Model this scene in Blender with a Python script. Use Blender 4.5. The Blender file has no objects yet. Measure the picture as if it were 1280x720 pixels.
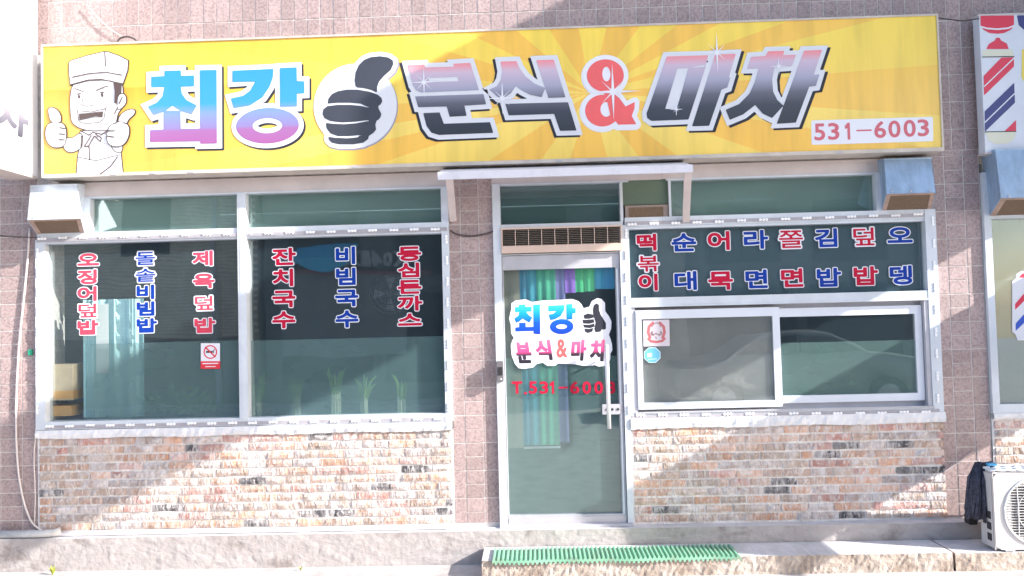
import bpy, bmesh, math, random
import numpy as np
from mathutils import Vector, Matrix
random.seed(7)
SC = bpy.context.scene
COL = SC.collection

# ------------------------------------------------------------------ camera
CR = np.array([0.9993018, 0.02764226, -0.02513608])
CU = np.array([0.02611519, -0.03564945, 0.99902308])
CF = np.array([-0.02671917, 0.99898199, 0.03634644])
CP = np.array([0.0, -6.06, 1.81])
cam = bpy.data.objects.new('camera', bpy.data.cameras.new('camera'))
COL.objects.link(cam)
cam.data.sensor_width = 36.0
cam.data.lens = 28.125
cam.data.clip_start = 0.05
cam.data.clip_end = 400
cam.matrix_world = Matrix(((CR[0], CU[0], -CF[0], CP[0]), (CR[1], CU[1], -CF[1], CP[1]),
                           (CR[2], CU[2], -CF[2], CP[2]), (0, 0, 0, 1)))
SC.camera = cam

# ------------------------------------------------------------------ light
SUN = Vector((3.0, -1.0, 1.5)).normalized()
world = bpy.data.worlds.new('World'); SC.world = world; world.use_nodes = True
wn = world.node_tree.nodes; wl = world.node_tree.links
sky = wn.new('ShaderNodeTexSky'); sky.sky_type = 'NISHITA'; sky.sun_disc = False
sky.sun_elevation = math.asin(SUN.z); sky.sun_rotation = math.atan2(SUN.x, SUN.y)
sky.air_density = 1.0; sky.dust_density = 1.5; sky.ozone_density = 1.0
wl.new(sky.outputs[0], wn['Background'].inputs[0]); wn['Background'].inputs[1].default_value = 0.13
sl = bpy.data.lights.new('sun', 'SUN'); sl.energy = 3.9; sl.angle = math.radians(0.5); sl.color = (1.0, 0.95, 0.89)
so = bpy.data.objects.new('sun', sl); COL.objects.link(so)
so.rotation_euler = (-SUN).to_track_quat('-Z', 'Y').to_euler()
SC.cycles.transparent_max_bounces = 32; SC.cycles.max_bounces = 12; SC.cycles.caustics_reflective = False
SC.view_settings.view_transform = 'Standard'; SC.view_settings.look = 'None'
SC.view_settings.exposure = 1.6; SC.view_settings.gamma = 1.0


# ------------------------------------------------------------------ helpers
def P(px, py, Y=0.0):
    """facade survey: point on the plane y=Y seen at photo pixel px,py -> (x, z)"""
    d = (px - 640) / 1000 * CR - (py - 360) / 1000 * CU + CF
    t = (Y - CP[1]) / d[1]
    return (t * d[0], t * d[2] + CP[2])
def xm(*p, Y=0.0): return sum(P(a, b, Y)[0] for a, b in p) / len(p)
def zm(*p, Y=0.0): return sum(P(a, b, Y)[1] for a, b in p) / len(p)

MATS = {}
def mat(name, col, rough=0.6, metal=0.0, n=0.0, ns=8.0, col2=None, bump=0.0, bs=40.0, spec=0.5, stretch=None, rnd=0.0, lo=0.4, hi=0.65):
    if name in MATS: return MATS[name]
    m = bpy.data.materials.new(name); m.use_nodes = True; MATS[name] = m
    nt = m.node_tree; N = nt.nodes; L = nt.links; b = N['Principled BSDF']
    b.inputs['Roughness'].default_value = rough; b.inputs['Metallic'].default_value = metal
    b.inputs['Specular IOR Level'].default_value = spec
    b.inputs['Base Color'].default_value = (*col, 1)
    tc = N.new('ShaderNodeTexCoord'); mp = N.new('ShaderNodeMapping'); L.new(tc.outputs['Object'], mp.inputs[0])
    if stretch: mp.inputs['Scale'].default_value = stretch
    vec = mp.outputs[0]
    if rnd:
        oi = N.new('ShaderNodeObjectInfo'); ad = N.new('ShaderNodeVectorMath'); ad.operation = 'ADD'
        sc = N.new('ShaderNodeMath'); sc.operation = 'MULTIPLY'; sc.inputs[1].default_value = 37.0
        L.new(oi.outputs['Random'], sc.inputs[0]); L.new(vec, ad.inputs[0]); L.new(sc.outputs[0], ad.inputs[1]); vec = ad.outputs[0]
    last = None
    if n > 0 or col2:
        t = N.new('ShaderNodeTexNoise'); t.inputs['Scale'].default_value = ns; t.inputs['Detail'].default_value = 7
        t.inputs['Roughness'].default_value = 0.65; L.new(vec, t.inputs['Vector'])
        r = N.new('ShaderNodeValToRGB'); r.color_ramp.elements[0].position = lo; r.color_ramp.elements[1].position = hi
        c2 = col2 if col2 else tuple(c * (1 - n) for c in col)
        r.color_ramp.elements[0].color = (*c2, 1); r.color_ramp.elements[1].color = (*col, 1)
        L.new(t.outputs[0], r.inputs[0]); last = r.outputs[0]
    if rnd and rnd < 1:
        hs = N.new('ShaderNodeHueSaturation'); mr = N.new('ShaderNodeMapRange')
        mr.inputs['To Min'].default_value = 1 - rnd; mr.inputs['To Max'].default_value = 1 + rnd
        L.new(oi.outputs['Random'], mr.inputs['Value']); L.new(mr.outputs[0], hs.inputs['Value'])
        if last: L.new(last, hs.inputs['Color'])
        else: hs.inputs['Color'].default_value = (*col, 1)
        last = hs.outputs[0]
    if last: L.new(last, b.inputs['Base Color'])
    if bump > 0:
        t2 = N.new('ShaderNodeTexNoise'); t2.inputs['Scale'].default_value = bs; t2.inputs['Detail'].default_value = 6
        L.new(vec, t2.inputs['Vector'])
        bp = N.new('ShaderNodeBump'); bp.inputs['Strength'].default_value = bump; bp.inputs['Distance'].default_value = 0.01
        L.new(t2.outputs[0], bp.inputs['Height']); L.new(bp.outputs[0], b.inputs['Normal'])
    return m

def smear(m, col=(.70, .66, .65), amt=.6, lo=.51, hi=.62, sc=(26, 26, 9), dist=1.6):
    # whitish trowel smears and efflorescence, with relief
    N = m.node_tree.nodes; L = m.node_tree.links; b = N['Principled BSDF']
    tc = N.new('ShaderNodeTexCoord'); oi = N.new('ShaderNodeObjectInfo'); a = N.new('ShaderNodeVectorMath'); a.operation = 'ADD'
    k = N.new('ShaderNodeMath'); k.operation = 'MULTIPLY'; k.inputs[1].default_value = 19.0; L.new(oi.outputs['Random'], k.inputs[0])
    L.new(tc.outputs['Object'], a.inputs[0]); L.new(k.outputs[0], a.inputs[1])
    mp = N.new('ShaderNodeMapping'); mp.inputs['Scale'].default_value = sc; mp.inputs['Rotation'].default_value = (0, .35, 0); L.new(a.outputs[0], mp.inputs[0])
    t = N.new('ShaderNodeTexNoise'); t.inputs['Scale'].default_value = 1.0; t.inputs['Detail'].default_value = 4; t.inputs['Distortion'].default_value = dist; L.new(mp.outputs[0], t.inputs['Vector'])
    r = N.new('ShaderNodeMapRange'); r.inputs['From Min'].default_value = lo; r.inputs['From Max'].default_value = hi; r.inputs['To Max'].default_value = amt; L.new(t.outputs[0], r.inputs['Value'])
    mx = N.new('ShaderNodeMixRGB'); mx.inputs[2].default_value = (*col, 1)
    src = b.inputs['Base Color'].links[0].from_socket if b.inputs['Base Color'].links else None
    if src: L.new(src, mx.inputs[1])
    else: mx.inputs[1].default_value = b.inputs['Base Color'].default_value
    L.new(r.outputs[0], mx.inputs[0]); L.new(mx.outputs[0], b.inputs['Base Color'])
    bp = N.new('ShaderNodeBump'); bp.inputs['Strength'].default_value = .9; bp.inputs['Distance'].default_value = .011; L.new(t.outputs[0], bp.inputs['Height'])
    if b.inputs['Normal'].links: L.new(b.inputs['Normal'].links[0].from_socket, bp.inputs['Normal'])
    L.new(bp.outputs[0], b.inputs['Normal']); return m

def ramp_mat(name, z0, z1, stops, rough=0.35):
    """printed colour gradient running up the face from z0 to z1"""
    m = bpy.data.materials.new(name); m.use_nodes = True; N = m.node_tree.nodes; L = m.node_tree.links
    tc = N.new('ShaderNodeTexCoord'); sp = N.new('ShaderNodeSeparateXYZ'); L.new(tc.outputs['Object'], sp.inputs[0])
    mr = N.new('ShaderNodeMapRange'); mr.inputs['From Min'].default_value = z0; mr.inputs['From Max'].default_value = z1
    L.new(sp.outputs['Z'], mr.inputs['Value'])
    r = N.new('ShaderNodeValToRGB'); e = r.color_ramp.elements
    while len(e) < len(stops): e.new(0.5)
    for i, (p, c) in enumerate(stops): e[i].position = p; e[i].color = (*c, 1)
    L.new(mr.outputs[0], r.inputs[0]); L.new(r.outputs[0], N['Principled BSDF'].inputs['Base Color'])
    N['Principled BSDF'].inputs['Roughness'].default_value = rough
    return m

def glass_mat(name, tint, fac=0.10, ripple=0.0, dust=0.03, dcol=(.36, .54, .68)):
    m = bpy.data.materials.new(name); m.use_nodes = True; N = m.node_tree.nodes; L = m.node_tree.links
    N.remove(N['Principled BSDF']); out = N['Material Output']
    tr = N.new('ShaderNodeBsdfTransparent'); tr.inputs[0].default_value = (*tint, 1)
    gl = N.new('ShaderNodeBsdfGlossy'); gl.inputs['Roughness'].default_value = 0.015; gl.inputs[0].default_value = (0.92, 0.97, 0.95, 1)
    fr = N.new('ShaderNodeLayerWeight'); fr.inputs[0].default_value = 0.5
    pw = N.new('ShaderNodeMath'); pw.operation = 'POWER'; pw.inputs[1].default_value = 4.5; L.new(fr.outputs['Facing'], pw.inputs[0])
    ad = N.new('ShaderNodeMath'); ad.operation = 'MULTIPLY_ADD'; ad.inputs[1].default_value = .9; ad.inputs[2].default_value = fac; ad.use_clamp = True
    mx = N.new('ShaderNodeMixShader')
    t = N.new('ShaderNodeTexNoise'); t.inputs['Scale'].default_value = 1.3
    bp = N.new('ShaderNodeBump'); bp.inputs['Strength'].default_value = 0.12 + ripple; bp.inputs['Distance'].default_value = 0.02
    tc = N.new('ShaderNodeTexCoord'); L.new(tc.outputs['Object'], t.inputs['Vector'])
    L.new(t.outputs[0], bp.inputs['Height']); L.new(bp.outputs[0], gl.inputs['Normal'])
    L.new(pw.outputs[0], ad.inputs[0]); L.new(ad.outputs[0], mx.inputs[0])
    df = N.new('ShaderNodeBsdfDiffuse'); df.inputs[0].default_value = (*dcol, 1); md = N.new('ShaderNodeMixShader'); md.inputs[0].default_value = dust
    L.new(tr.outputs[0], md.inputs[1]); L.new(df.outputs[0], md.inputs[2])
    L.new(md.outputs[0], mx.inputs[1]); L.new(gl.outputs[0], mx.inputs[2]); L.new(mx.outputs[0], out.inputs[0])
    return m

def film_mat(name, col, opac, vary=0.1, ns=2.0):
    m = bpy.data.materials.new(name); m.use_nodes = True; N = m.node_tree.nodes; L = m.node_tree.links
    N.remove(N['Principled BSDF']); out = N['Material Output']
    tr = N.new('ShaderNodeBsdfTransparent'); df = N.new('ShaderNodeBsdfDiffuse'); df.inputs[0].default_value = (*col, 1)
    mx = N.new('ShaderNodeMixShader'); t = N.new('ShaderNodeTexNoise'); t.inputs['Scale'].default_value = ns
    mr = N.new('ShaderNodeMapRange'); mr.inputs['From Min'].default_value = 0.3; mr.inputs['From Max'].default_value = 0.7
    mr.inputs['To Min'].default_value = opac - vary; mr.inputs['To Max'].default_value = opac + vary
    L.new(t.outputs[0], mr.inputs['Value']); L.new(mr.outputs[0], mx.inputs[0])
    L.new(tr.outputs[0], mx.inputs[1]); L.new(df.outputs[0], mx.inputs[2]); L.new(mx.outputs[0], out.inputs[0])
    return m

def tag(o, label=None, cat=None, group=None, kind=None):
    if label: o['label'] = label
    if cat: o['category'] = cat
    if group: o['group'] = group
    if kind: o['kind'] = kind
    return o
def empty(name, loc=(0, 0, 0)):
    o = bpy.data.objects.new(name, None); o.location = loc; o.empty_display_size = 0.1; COL.objects.link(o); return o
def link(name, me, parent=None, loc=None):
    o = bpy.data.objects.new(name, me); COL.objects.link(o)
    if parent: adopt(o, parent)
    if loc is not None:
        o.location = Vector(loc) - (worldloc(parent) if parent else Vector((0, 0, 0)))
    return o
def worldloc(o):
    v = Vector((0, 0, 0))
    while o: v = v + o.location; o = o.parent
    return v
def adopt(o, parent):
    o.parent = parent
    if o.location.length == 0: o.location = -worldloc(parent)

class MB:
    """collects simple solids; build() links them as one mesh"""
    def __init__(s): s.v = []; s.f = []; s.m = []
    def face(s, pts, mi=0):
        k = len(s.v); s.v += [tuple(p) for p in pts]; s.f.append(tuple(range(k, k + len(pts)))); s.m.append(mi)
    def hexa(s, c, mi=0):
        k = len(s.v); s.v += [tuple(p) for p in c]
        for f in ((0, 3, 2, 1), (4, 5, 6, 7), (0, 1, 5, 4), (1, 2, 6, 5), (2, 3, 7, 6), (3, 0, 4, 7)):
            s.f.append(tuple(k + i for i in f)); s.m.append(mi)
    def box(s, x0, x1, y0, y1, z0, z1, mi=0, bev=0.0):
        if x1 < x0: x0, x1 = x1, x0
        if y1 < y0: y0, y1 = y1, y0
        if z1 < z0: z0, z1 = z1, z0
        if bev:
            bm = bmesh.new(); bmesh.ops.create_cube(bm, size=1)
            for v in bm.verts:
                v.co = Vector(((x0 + x1) / 2 + v.co.x * (x1 - x0), (y0 + y1) / 2 + v.co.y * (y1 - y0), (z0 + z1) / 2 + v.co.z * (z1 - z0)))
            bmesh.ops.bevel(bm, geom=bm.edges[:], offset=min(bev, (x1 - x0) * .4, (y1 - y0) * .4, (z1 - z0) * .4), segments=2, affect='EDGES')
            s.addbm(bm, mi); return s
        s.hexa([(x0, y0, z0), (x1, y0, z0), (x1, y1, z0), (x0, y1, z0), (x0, y0, z1), (x1, y0, z1), (x1, y1, z1), (x0, y1, z1)], mi)
        return s
    def addbm(s, bm, mi=0):
        k = len(s.v); bm.verts.index_update(); s.v += [tuple(v.co) for v in bm.verts]
        for f in bm.faces: s.f.append(tuple(k + v.index for v in f.verts)); s.m.append(mi)
        bm.free()
    def tube(s, pts, r, seg=8, mi=0, cap=True):
        pts = [Vector(p) for p in pts]; rs = r if isinstance(r, (list, tuple)) else [r] * len(pts)
        k = len(s.v); up = Vector((0.13, 0.31, 0.94))
        for i, p in enumerate(pts):
            t = (pts[min(i + 1, len(pts) - 1)] - pts[max(i - 1, 0)]).normalized()
            a = t.cross(up)
            if a.length < 0.05: a = t.cross(Vector((1, 0, 0)))
            a.normalize(); b = t.cross(a)
            for j in range(seg):
                th = 2 * math.pi * j / seg; s.v.append(tuple(p + (a * math.cos(th) + b * math.sin(th)) * rs[i]))
        for i in range(len(pts) - 1):
            for j in range(seg):
                s.f.append((k + i * seg + j, k + i * seg + (j + 1) % seg, k + (i + 1) * seg + (j + 1) % seg, k + (i + 1) * seg + j)); s.m.append(mi)
        if cap:
            s.f.append(tuple(k + j for j in range(seg))[::-1]); s.m.append(mi)
            s.f.append(tuple(k + (len(pts) - 1) * seg + j for j in range(seg))); s.m.append(mi)
        return s
    def prism(s, poly, y0, y1, mi=0):
        """poly in (x,z), extruded in y"""
        n = len(poly); k = len(s.v)
        s.v += [(x, y0, z) for x, z in poly] + [(x, y1, z) for x, z in poly]
        s.f.append(tuple(range(k, k + n))); s.m.append(mi); s.f.append(tuple(range(k + n, k + 2 * n))[::-1]); s.m.append(mi)
        for i in range(n):
            j = (i + 1) % n; s.f.append((k + i, k + n + i, k + n + j, k + j)); s.m.append(mi)
        return s
    def mesh(s, name, mats, smooth=False):
        me = bpy.data.meshes.new(name); me.from_pydata(s.v, [], s.f)
        for m in (mats if isinstance(mats, (list, tuple)) else [mats]): me.materials.append(m)
        me.polygons.foreach_set('material_index', s.m)
        if smooth: me.polygons.foreach_set('use_smooth', [True] * len(s.f))
        me.update(); return me
    def build(s, name, mats, parent=None, smooth=False):
        # origin at the middle of the footprint
        V = np.array(s.v); c = Vector(((V[:, 0].min() + V[:, 0].max()) / 2, (V[:, 1].min() + V[:, 1].max()) / 2, V[:, 2].min()))
        s.v = [(v[0] - c.x, v[1] - c.y, v[2] - c.z) for v in s.v]
        me = s.mesh(name, mats, smooth)
        return link(name, me, parent, c)
def bx(name, x0, x1, y0, y1, z0, z1, m, parent=None, bev=0.0):
    if name == 'film':
        mb = MB(); mb.face([(x0, y0, z0), (x1, y0, z0), (x1, y0, z1), (x0, y0, z1)]); return mb.build(name, m, parent)
    return MB().box(x0, x1, y0, y1, z0, z1, bev=bev).build(name, m, parent)

# ---- flat print: outlines grown with a distance field, then meshed -------------------
def seg_dist(A, B, X, Z):
    d = B - A; L2 = (d * d).sum() + 1e-12
    t = np.clip(((X - A[0]) * d[0] + (Z - A[1]) * d[1]) / L2, 0, 1)
    return np.hypot(X - A[0] - t * d[0], Z - A[1] - t * d[1])
def sdf(shapes, X, Z):
    """shapes: list of ('poly', [contours]) or ('line', pts, w) ; union"""
    F = np.full(X.shape, 9.0)
    for sh in shapes:
        if sh[0] == 'line':
            p = np.array(sh[1]); D = np.full(X.shape, 9.0)
            for i in range(len(p) - 1): D = np.minimum(D, seg_dist(p[i], p[i + 1], X, Z))
            D = D - sh[2]
        else:
            D = np.full(X.shape, 9.0); W = np.zeros(X.shape, int)
            for c in sh[1]:
                c = np.array(c)
                for i in range(len(c)):
                    A = c[i]; B = c[(i + 1) % len(c)]
                    D = np.minimum(D, seg_dist(A, B, X, Z))
                    cr = (B[0] - A[0]) * (Z - A[1]) - (B[1] - A[1]) * (X - A[0])
                    W += ((A[1] <= Z) & (B[1] > Z) & (cr > 0)).astype(int) - ((A[1] > Z) & (B[1] <= Z) & (cr < 0)).astype(int)
            ins = (W != 0) if sh[0] == 'glyph' else (W % 2 != 0)
            D = np.where(ins, -D, D)
        F = np.minimum(F, D)
    return F
def march(mb, F, xs, zs, y, mi):
    ins = F < 0
    full = ins[:-1, :-1] & ins[1:, :-1] & ins[:-1, 1:] & ins[1:, 1:]
    anyc = ins[:-1, :-1] | ins[1:, :-1] | ins[:-1, 1:] | ins[1:, 1:]
    for i in range(full.shape[0]):
        row = np.concatenate([[0], full[i].astype(int), [0]]); d = np.diff(row)
        for a, b in zip(np.where(d == 1)[0], np.where(d == -1)[0]):
            mb.face([(xs[a], y, zs[i]), (xs[b], y, zs[i]), (xs[b], y, zs[i + 1]), (xs[a], y, zs[i + 1])], mi)
    for i, j in zip(*np.where(anyc & ~full)):
        cs = [(xs[j], zs[i], F[i, j]), (xs[j + 1], zs[i], F[i, j + 1]), (xs[j + 1], zs[i + 1], F[i + 1, j + 1]), (xs[j], zs[i + 1], F[i + 1, j])]
        o = []
        for k in range(4):
            a = cs[k]; b = cs[(k + 1) % 4]
            if a[2] < 0: o.append((a[0], y, a[1]))
            if (a[2] < 0) != (b[2] < 0):
                t = a[2] / (a[2] - b[2]); o.append((a[0] + t * (b[0] - a[0]), y, a[1] + t * (b[1] - a[1])))
        if len(o) > 2: mb.face(o, mi)
def printed(name, layers, mats, parent, step=0.004):
    """layers: (shapes, grow, y, material index[, (dx,dz)])"""
    mb = MB()
    for ly in layers:
        shapes, g, y, mi = ly[:4]; dx, dz = ly[4] if len(ly) > 4 else (0, 0)
        pts = np.array([p for s in shapes for c in ([s[1]] if s[0] == 'line' else s[1]) for p in c])
        w = max([s[2] for s in shapes if s[0] == 'line'] + [0])
        m = g + w + step * 2
        xs = np.arange(pts[:, 0].min() - m, pts[:, 0].max() + m + step, step); zs = np.arange(pts[:, 1].min() - m, pts[:, 1].max() + m + step, step)
        X, Z = np.meshgrid(xs, zs); F = sdf(shapes, X, Z) - g
        march(mb, F, xs + dx, zs + dz, y, mi)
    V = np.array(mb.v); me = mb.mesh(name, mats)
    o = link(name, me, parent); return o
_gc = {}
def glyph(ch):
    if ch in _gc: return _gc[ch]
    cu = bpy.data.curves.new('t', 'FONT'); cu.body = ch; cu.size = 1
    o = bpy.data.objects.new('t', cu); COL.objects.link(o); bpy.context.view_layer.update()
    dg = bpy.context.evaluated_depsgraph_get(); ev = o.evaluated_get(dg); c2 = ev.to_curve(dg); out = []
    for s in c2.splines:
        bp = s.bezier_points; c = []
        for i in range(len(bp)):
            a = bp[i]; b = bp[(i + 1) % len(bp)]
            p0, p1, p2, p3 = (np.array(q[:2]) for q in (a.co, a.handle_right, b.handle_left, b.co))
            st = np.linalg.norm((p1 - p0) - (p3 - p0) / 3) < 1e-3 * np.linalg.norm(p3 - p0) + 1e-5
            for t in ([0] if st else [0, .25, .5, .75]):
                c.append(tuple((1 - t) ** 3 * p0 + 3 * (1 - t) ** 2 * t * p1 + 3 * (1 - t) * t * t * p2 + t ** 3 * p3))
        out.append(c)
    bpy.data.objects.remove(o); bpy.data.curves.remove(cu); _gc[ch] = out; return out
def glyph_at(ch, cx, cz, w, h, slant=0.0, box=(0.03, 0.90, -0.06, 0.80)):
    x0, x1, z0, z1 = box
    return ('glyph', [[(cx + ((u - x0) / (x1 - x0) - .5) * w + slant * ((v - z0) / (z1 - z0) - .5) * h, cz + ((v - z0) / (z1 - z0) - .5) * h) for u, v in c] for c in glyph(ch)])
def one(x, z, h, st):
    return ('poly', [[(x - st * .1, z - h / 2), (x + st * .9, z - h / 2), (x + st * .9, z + h / 2), (x, z + h / 2), (x - st * 1.6, z + h * .30), (x - st * 1.6, z + h * .17), (x - st * .1, z + h * .27)]])
def tight(ch):
    a = np.array([p for c in glyph(ch) for p in c]); return (a[:, 0].min(), a[:, 0].max(), a[:, 1].min(), a[:, 1].max())
def ell(cx, cz, rx, rz, n=28, a0=0, a1=360):
    return [(cx + rx * math.cos(math.radians(a0 + (a1 - a0) * i / n)), cz + rz * math.sin(math.radians(a0 + (a1 - a0) * i / n))) for i in range(n)]
def zoomer(s, ox, oy, Y):
    return lambda pts: [P(ox + x / s, oy + y / s, Y) for x, y in pts]

# ------------------------------------------------------------------ materials
M_tile = mat('granite_tile', (.43, .33, .322), .5, ns=60, col2=(.265, .195, .193), bump=.12, bs=120, rnd=.11, lo=.38, hi=.56)
M_tileo = mat('granite_tile_warm', (.42, .27, .205), .45, ns=95, col2=(.30, .18, .14), bump=.12, bs=120, rnd=.09, lo=.38, hi=.56)
M_grout = mat('tile_grout', (.72, .67, .65), .85, n=.25, ns=20, bump=.2, bs=60)
M_wall = mat('concrete_render', (.42, .38, .37), .9, n=.25, ns=3, bump=.3, bs=20)
M_mort = mat('white_mortar', (.80, .77, .76), .85, n=.15, ns=14, bump=.5, bs=45)
M_alu = mat('white_aluminium', (.66, .71, .78), .38, n=.12, ns=5, bump=.03)
M_alud = mat('grey_aluminium', (.50, .50, .55), .4, n=.15, ns=5)
M_cream = mat('cream_fascia_paint', (.66, .60, .60), .55, n=.12, ns=4, bump=.05)
M_peach = mat('yellowed_plastic', (.68, .52, .44), .5, n=.08, ns=5)
M_dark = mat('dark_recess', (.035, .035, .04), .7)
M_black = mat('black_rubber', (.02, .02, .023), .6)
M_white = mat('white_vinyl', (.80, .81, .88), .35, n=.04, ns=3)
M_red = mat('red_vinyl', (.52, .008, .045), .55, spec=.2, n=.06, ns=6)
M_redf = mat('faded_red_vinyl', (.70, .07, .12), .55, spec=.2, n=.12, ns=6)
M_blue = mat('blue_vinyl', (.005, .045, .34), .55, spec=.2, n=.08, ns=6)
M_ink = mat('black_print', (.035, .037, .05), .55, spec=.2)
M_inkg = mat('grey_print', (.05, .055, .075), .4, n=.1)
M_coral = mat('coral_print', (.86, .13, .13), .35, n=.06)
M_line = mat('brown_line_print', (.07, .045, .045), .5)
M_led = mat('led_module_plastic', (.95, .95, .97), .3)
M_steel = mat('galvanised_steel_sky_shade', (.36, .50, .68), .42, metal=.25, n=.28, ns=9, bump=.08, bs=12, stretch=(1, 1, .25))  # blue of the sky on shaded steel, put into the base colour
M_steelw = mat('galvanised_steel_sunlit', (.64, .72, .82), .4, metal=.15, n=.12, ns=7, bump=.06, bs=12)  # pale copy of the hood steel with sunlight put into its colour
M_mesh = mat('brown_filter_mesh', (.20, .135, .09), .8, n=.25, ns=60)
M_conc = smear(mat('worn_concrete', (.40, .365, .36), .9, ns=4, col2=(.27, .235, .225), bump=.5, bs=30, lo=.36, hi=.47), (.48, .45, .44), .45, .5, .62, (5, 5, 9), 1.0)
M_conc2 = mat('brown_worn_concrete', (.50, .43, .38), .9, ns=6, col2=(.29, .23, .19), bump=1.0, bs=30, lo=.38, hi=.6)
M_ledge = mat('light_painted_concrete', (.66, .64, .66), .8, n=.2, ns=6, bump=.4, bs=25)
M_road = mat('pale_concrete_road', (.50, .47, .46), .9, ns=4, col2=(.36, .335, .33), lo=.35, hi=.55, bump=.4, bs=60)
M_green = mat('green_plastic_mat', (.22, .47, .32), .45, ns=9, col2=(.24, .34, .25), lo=.3, hi=.5)
M_cable = mat('pale_cable', (.62, .57, .57), .5)
M_cabled = mat('dark_cable', (.07, .055, .055), .6)
BRK = [mat('brick_' + n_, c, .85, ns=13, col2=c2, bump=.9, bs=34, rnd=.2, stretch=(1, 1, .55), lo=.40, hi=.60) for n_, c, c2 in (
    ('orange', (.53, .31, .215), (.58, .46, .41)), ('pale', (.55, .44, .39), (.42, .29, .23)), ('rose', (.47, .245, .21), (.55, .42, .39)),
    ('tan', (.43, .325, .26), (.55, .48, .45)), ('white', (.60, .56, .56), (.40, .31, .28)), ('grey', (.075, .072, .08), (.34, .32, .32)))]
for m_ in BRK: smear(m_)
smear(M_mort, (.82, .79, .78), .6)
G_main = glass_mat('window_glass', (.955, .985, .98), .075)
G_green = glass_mat('transom_glass', (.93, .98, .96), .09)
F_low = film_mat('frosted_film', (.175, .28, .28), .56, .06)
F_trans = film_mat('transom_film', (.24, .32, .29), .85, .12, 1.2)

# ================================================================== SETTING
g = MB(); n = 2
g.face([(-60, -40, 0), (60, -40, 0), (60, 30, 0), (-60, 30, 0)])
tag(g.build('ground', M_road), kind='structure')
Zl = 0.243
# ledge under the shop front (rough concrete riser)
def rough_slab(name, x0, x1, yf, yb, z0, z1, m, nx, nz, amp, seed, parent=None, topm=None):
    rd = random.Random(seed); mb = MB(); xs = [x0 + (x1 - x0) * i / nx for i in range(nx + 1)]; zs = [z0 + (z1 - z0) * k / nz for k in range(nz + 1)]
    H = [[0 for _ in xs] for _ in zs]
    for k in range(nz + 1):
        for i in range(nx + 1):
            H[k][i] = yf + rd.uniform(-amp, amp) + 0.6 * amp * math.sin(i * .37 + seed)
    E = [rd.uniform(-amp, amp) * .5 for _ in xs]
    for k in range(nz):
        for i in range(nx):
            za = zs[k]; zb = zs[k + 1]
            q = lambda kk, ii: (xs[ii], H[kk][ii], zs[kk] + (E[ii] if kk == nz else 0))
            mb.face([q(k, i), q(k, i + 1), q(k + 1, i + 1), q(k + 1, i)])
    for i in range(nx):
        mb.face([(xs[i], H[nz][i], z1 + E[i]), (xs[i + 1], H[nz][i + 1], z1 + E[i + 1]), (xs[i + 1], yb, z1), (xs[i], yb, z1)], 1)
    for i, xx in ((0, x0), (nx, x1)):
        mb.face([(xx, H[k][i], zs[k] + (E[i] if k == nz else 0)) for k in range(nz + 1)] + [(xx, yb, z1), (xx, yb, z0)])
    mb.face([(x0, yb, z0), (x0, yb, z1), (x1, yb, z1), (x1, yb, z0)])
    return mb.build(name, [m, topm or m], parent)
tag(rough_slab('ledge', -8, 8, -.12, .3, -.02, Zl, M_conc, 420, 8, .0016, 3, topm=M_ledge), kind='structure')
# painted strip along the foot of the wall
tag(bx('foot_strip', -3.9, xm((562, 668)), -.075, .0, Zl + .002, Zl + .03, M_ledge, bev=.006), kind='structure')
# low step in front of the door
sx0 = xm((602, 697), Y=-.45)
stp = empty('concrete_step', ((sx0 + 3.2) / 2, -.3, 0)); tag(stp, 'low worn concrete step running below the shop door to the right', 'step')
sj = xm((1193, 700), Y=-.45)
rough_slab('step_block', sx0, sj - .008, -.45, -.13, -.01, .125, M_conc2, 150, 5, .004, 8, stp, M_ledge)
rough_slab('step_block', sj + .008, 8, -.452, -.13, -.01, .122, M_conc2, 150, 5, .004, 9, stp, M_ledge)

# ================================================================== BUILDING
B = empty('shop_building', (0, .3, 0)); tag(B, 'pink tiled shop building with brick dado, big windows and glass door under the yellow sign', 'building')
# survey lines
xWL, xWR = xm((47.7, 300), (47.5, 537)), xm((554, 233), (563, 440), (565, 527))
xP1, xP2 = xm((565.5, 600), (563, 300)), xm((620, 223), (621, 500), (621, 655))
xD2 = xm((789, 655), (786, 500), (778, 285)); xRR = xm((1163, 267), (1171.5, 516))
xB1, xB2 = xm((228 / 1 + 1000, 273), (1237, 515)), 6.5
zT = zm((60, 225), (300, 219), (545, 211))
zG1 = zm((115, 247), (298, 243), (310.7, 243), (551.7, 237))
zG2 = zm((115, 290), (298, 285), (310, 284), (553, 280))
zM1 = zm((58, 303), (300, 299), (311.7, 299), (554, 294))
zM2 = zm((60, 527), (301, 523), (312.5, 520), (556, 516))
zMB = zm((47.5, 538.7), (320, 529), (565, 527))
zS = zm((60, 546), (300, 541), (560, 540))
zBb = Zl + .03
# core walls
def core(x0, x1, y0, y1, z0, z1, m=M_wall): return bx('wall', x0, x1, y0, y1, z0, z1, m, B)
zTop = 2.93
core(-8, 8, -.002, .35, zTop, 7.0, M_grout)
core(-8, xWL, -.002, .35, 0, zTop - .001, M_grout)
core(xP1, xP2, -.002, .35, 0, zTop - .001, M_grout)
core(xRR + .005, xB1 - .005, -.002, .35, 0, zTop - .001, M_grout)
core(xWL + .001, xP1 - .001, -.0115, .2, 0, zS, M_mort)
core(xD2 + .01, xRR + .004, -.0115, .2, 0, zm((800, 531), (1160, 526)), M_mort)
core(xB1, 8, -.0115, .2, 0, zm((1250, 522)), M_mort)
tag(bx('interior_floor', -3.9, 8, .36, 4.5, .1, Zl, mat('floor_tile_dull', (.16, .15, .14), .4, n=.2), B))
M_room = mat('dim_room_paint', (.13, .155, .18), .8, n=.25, ns=1.2)
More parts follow.
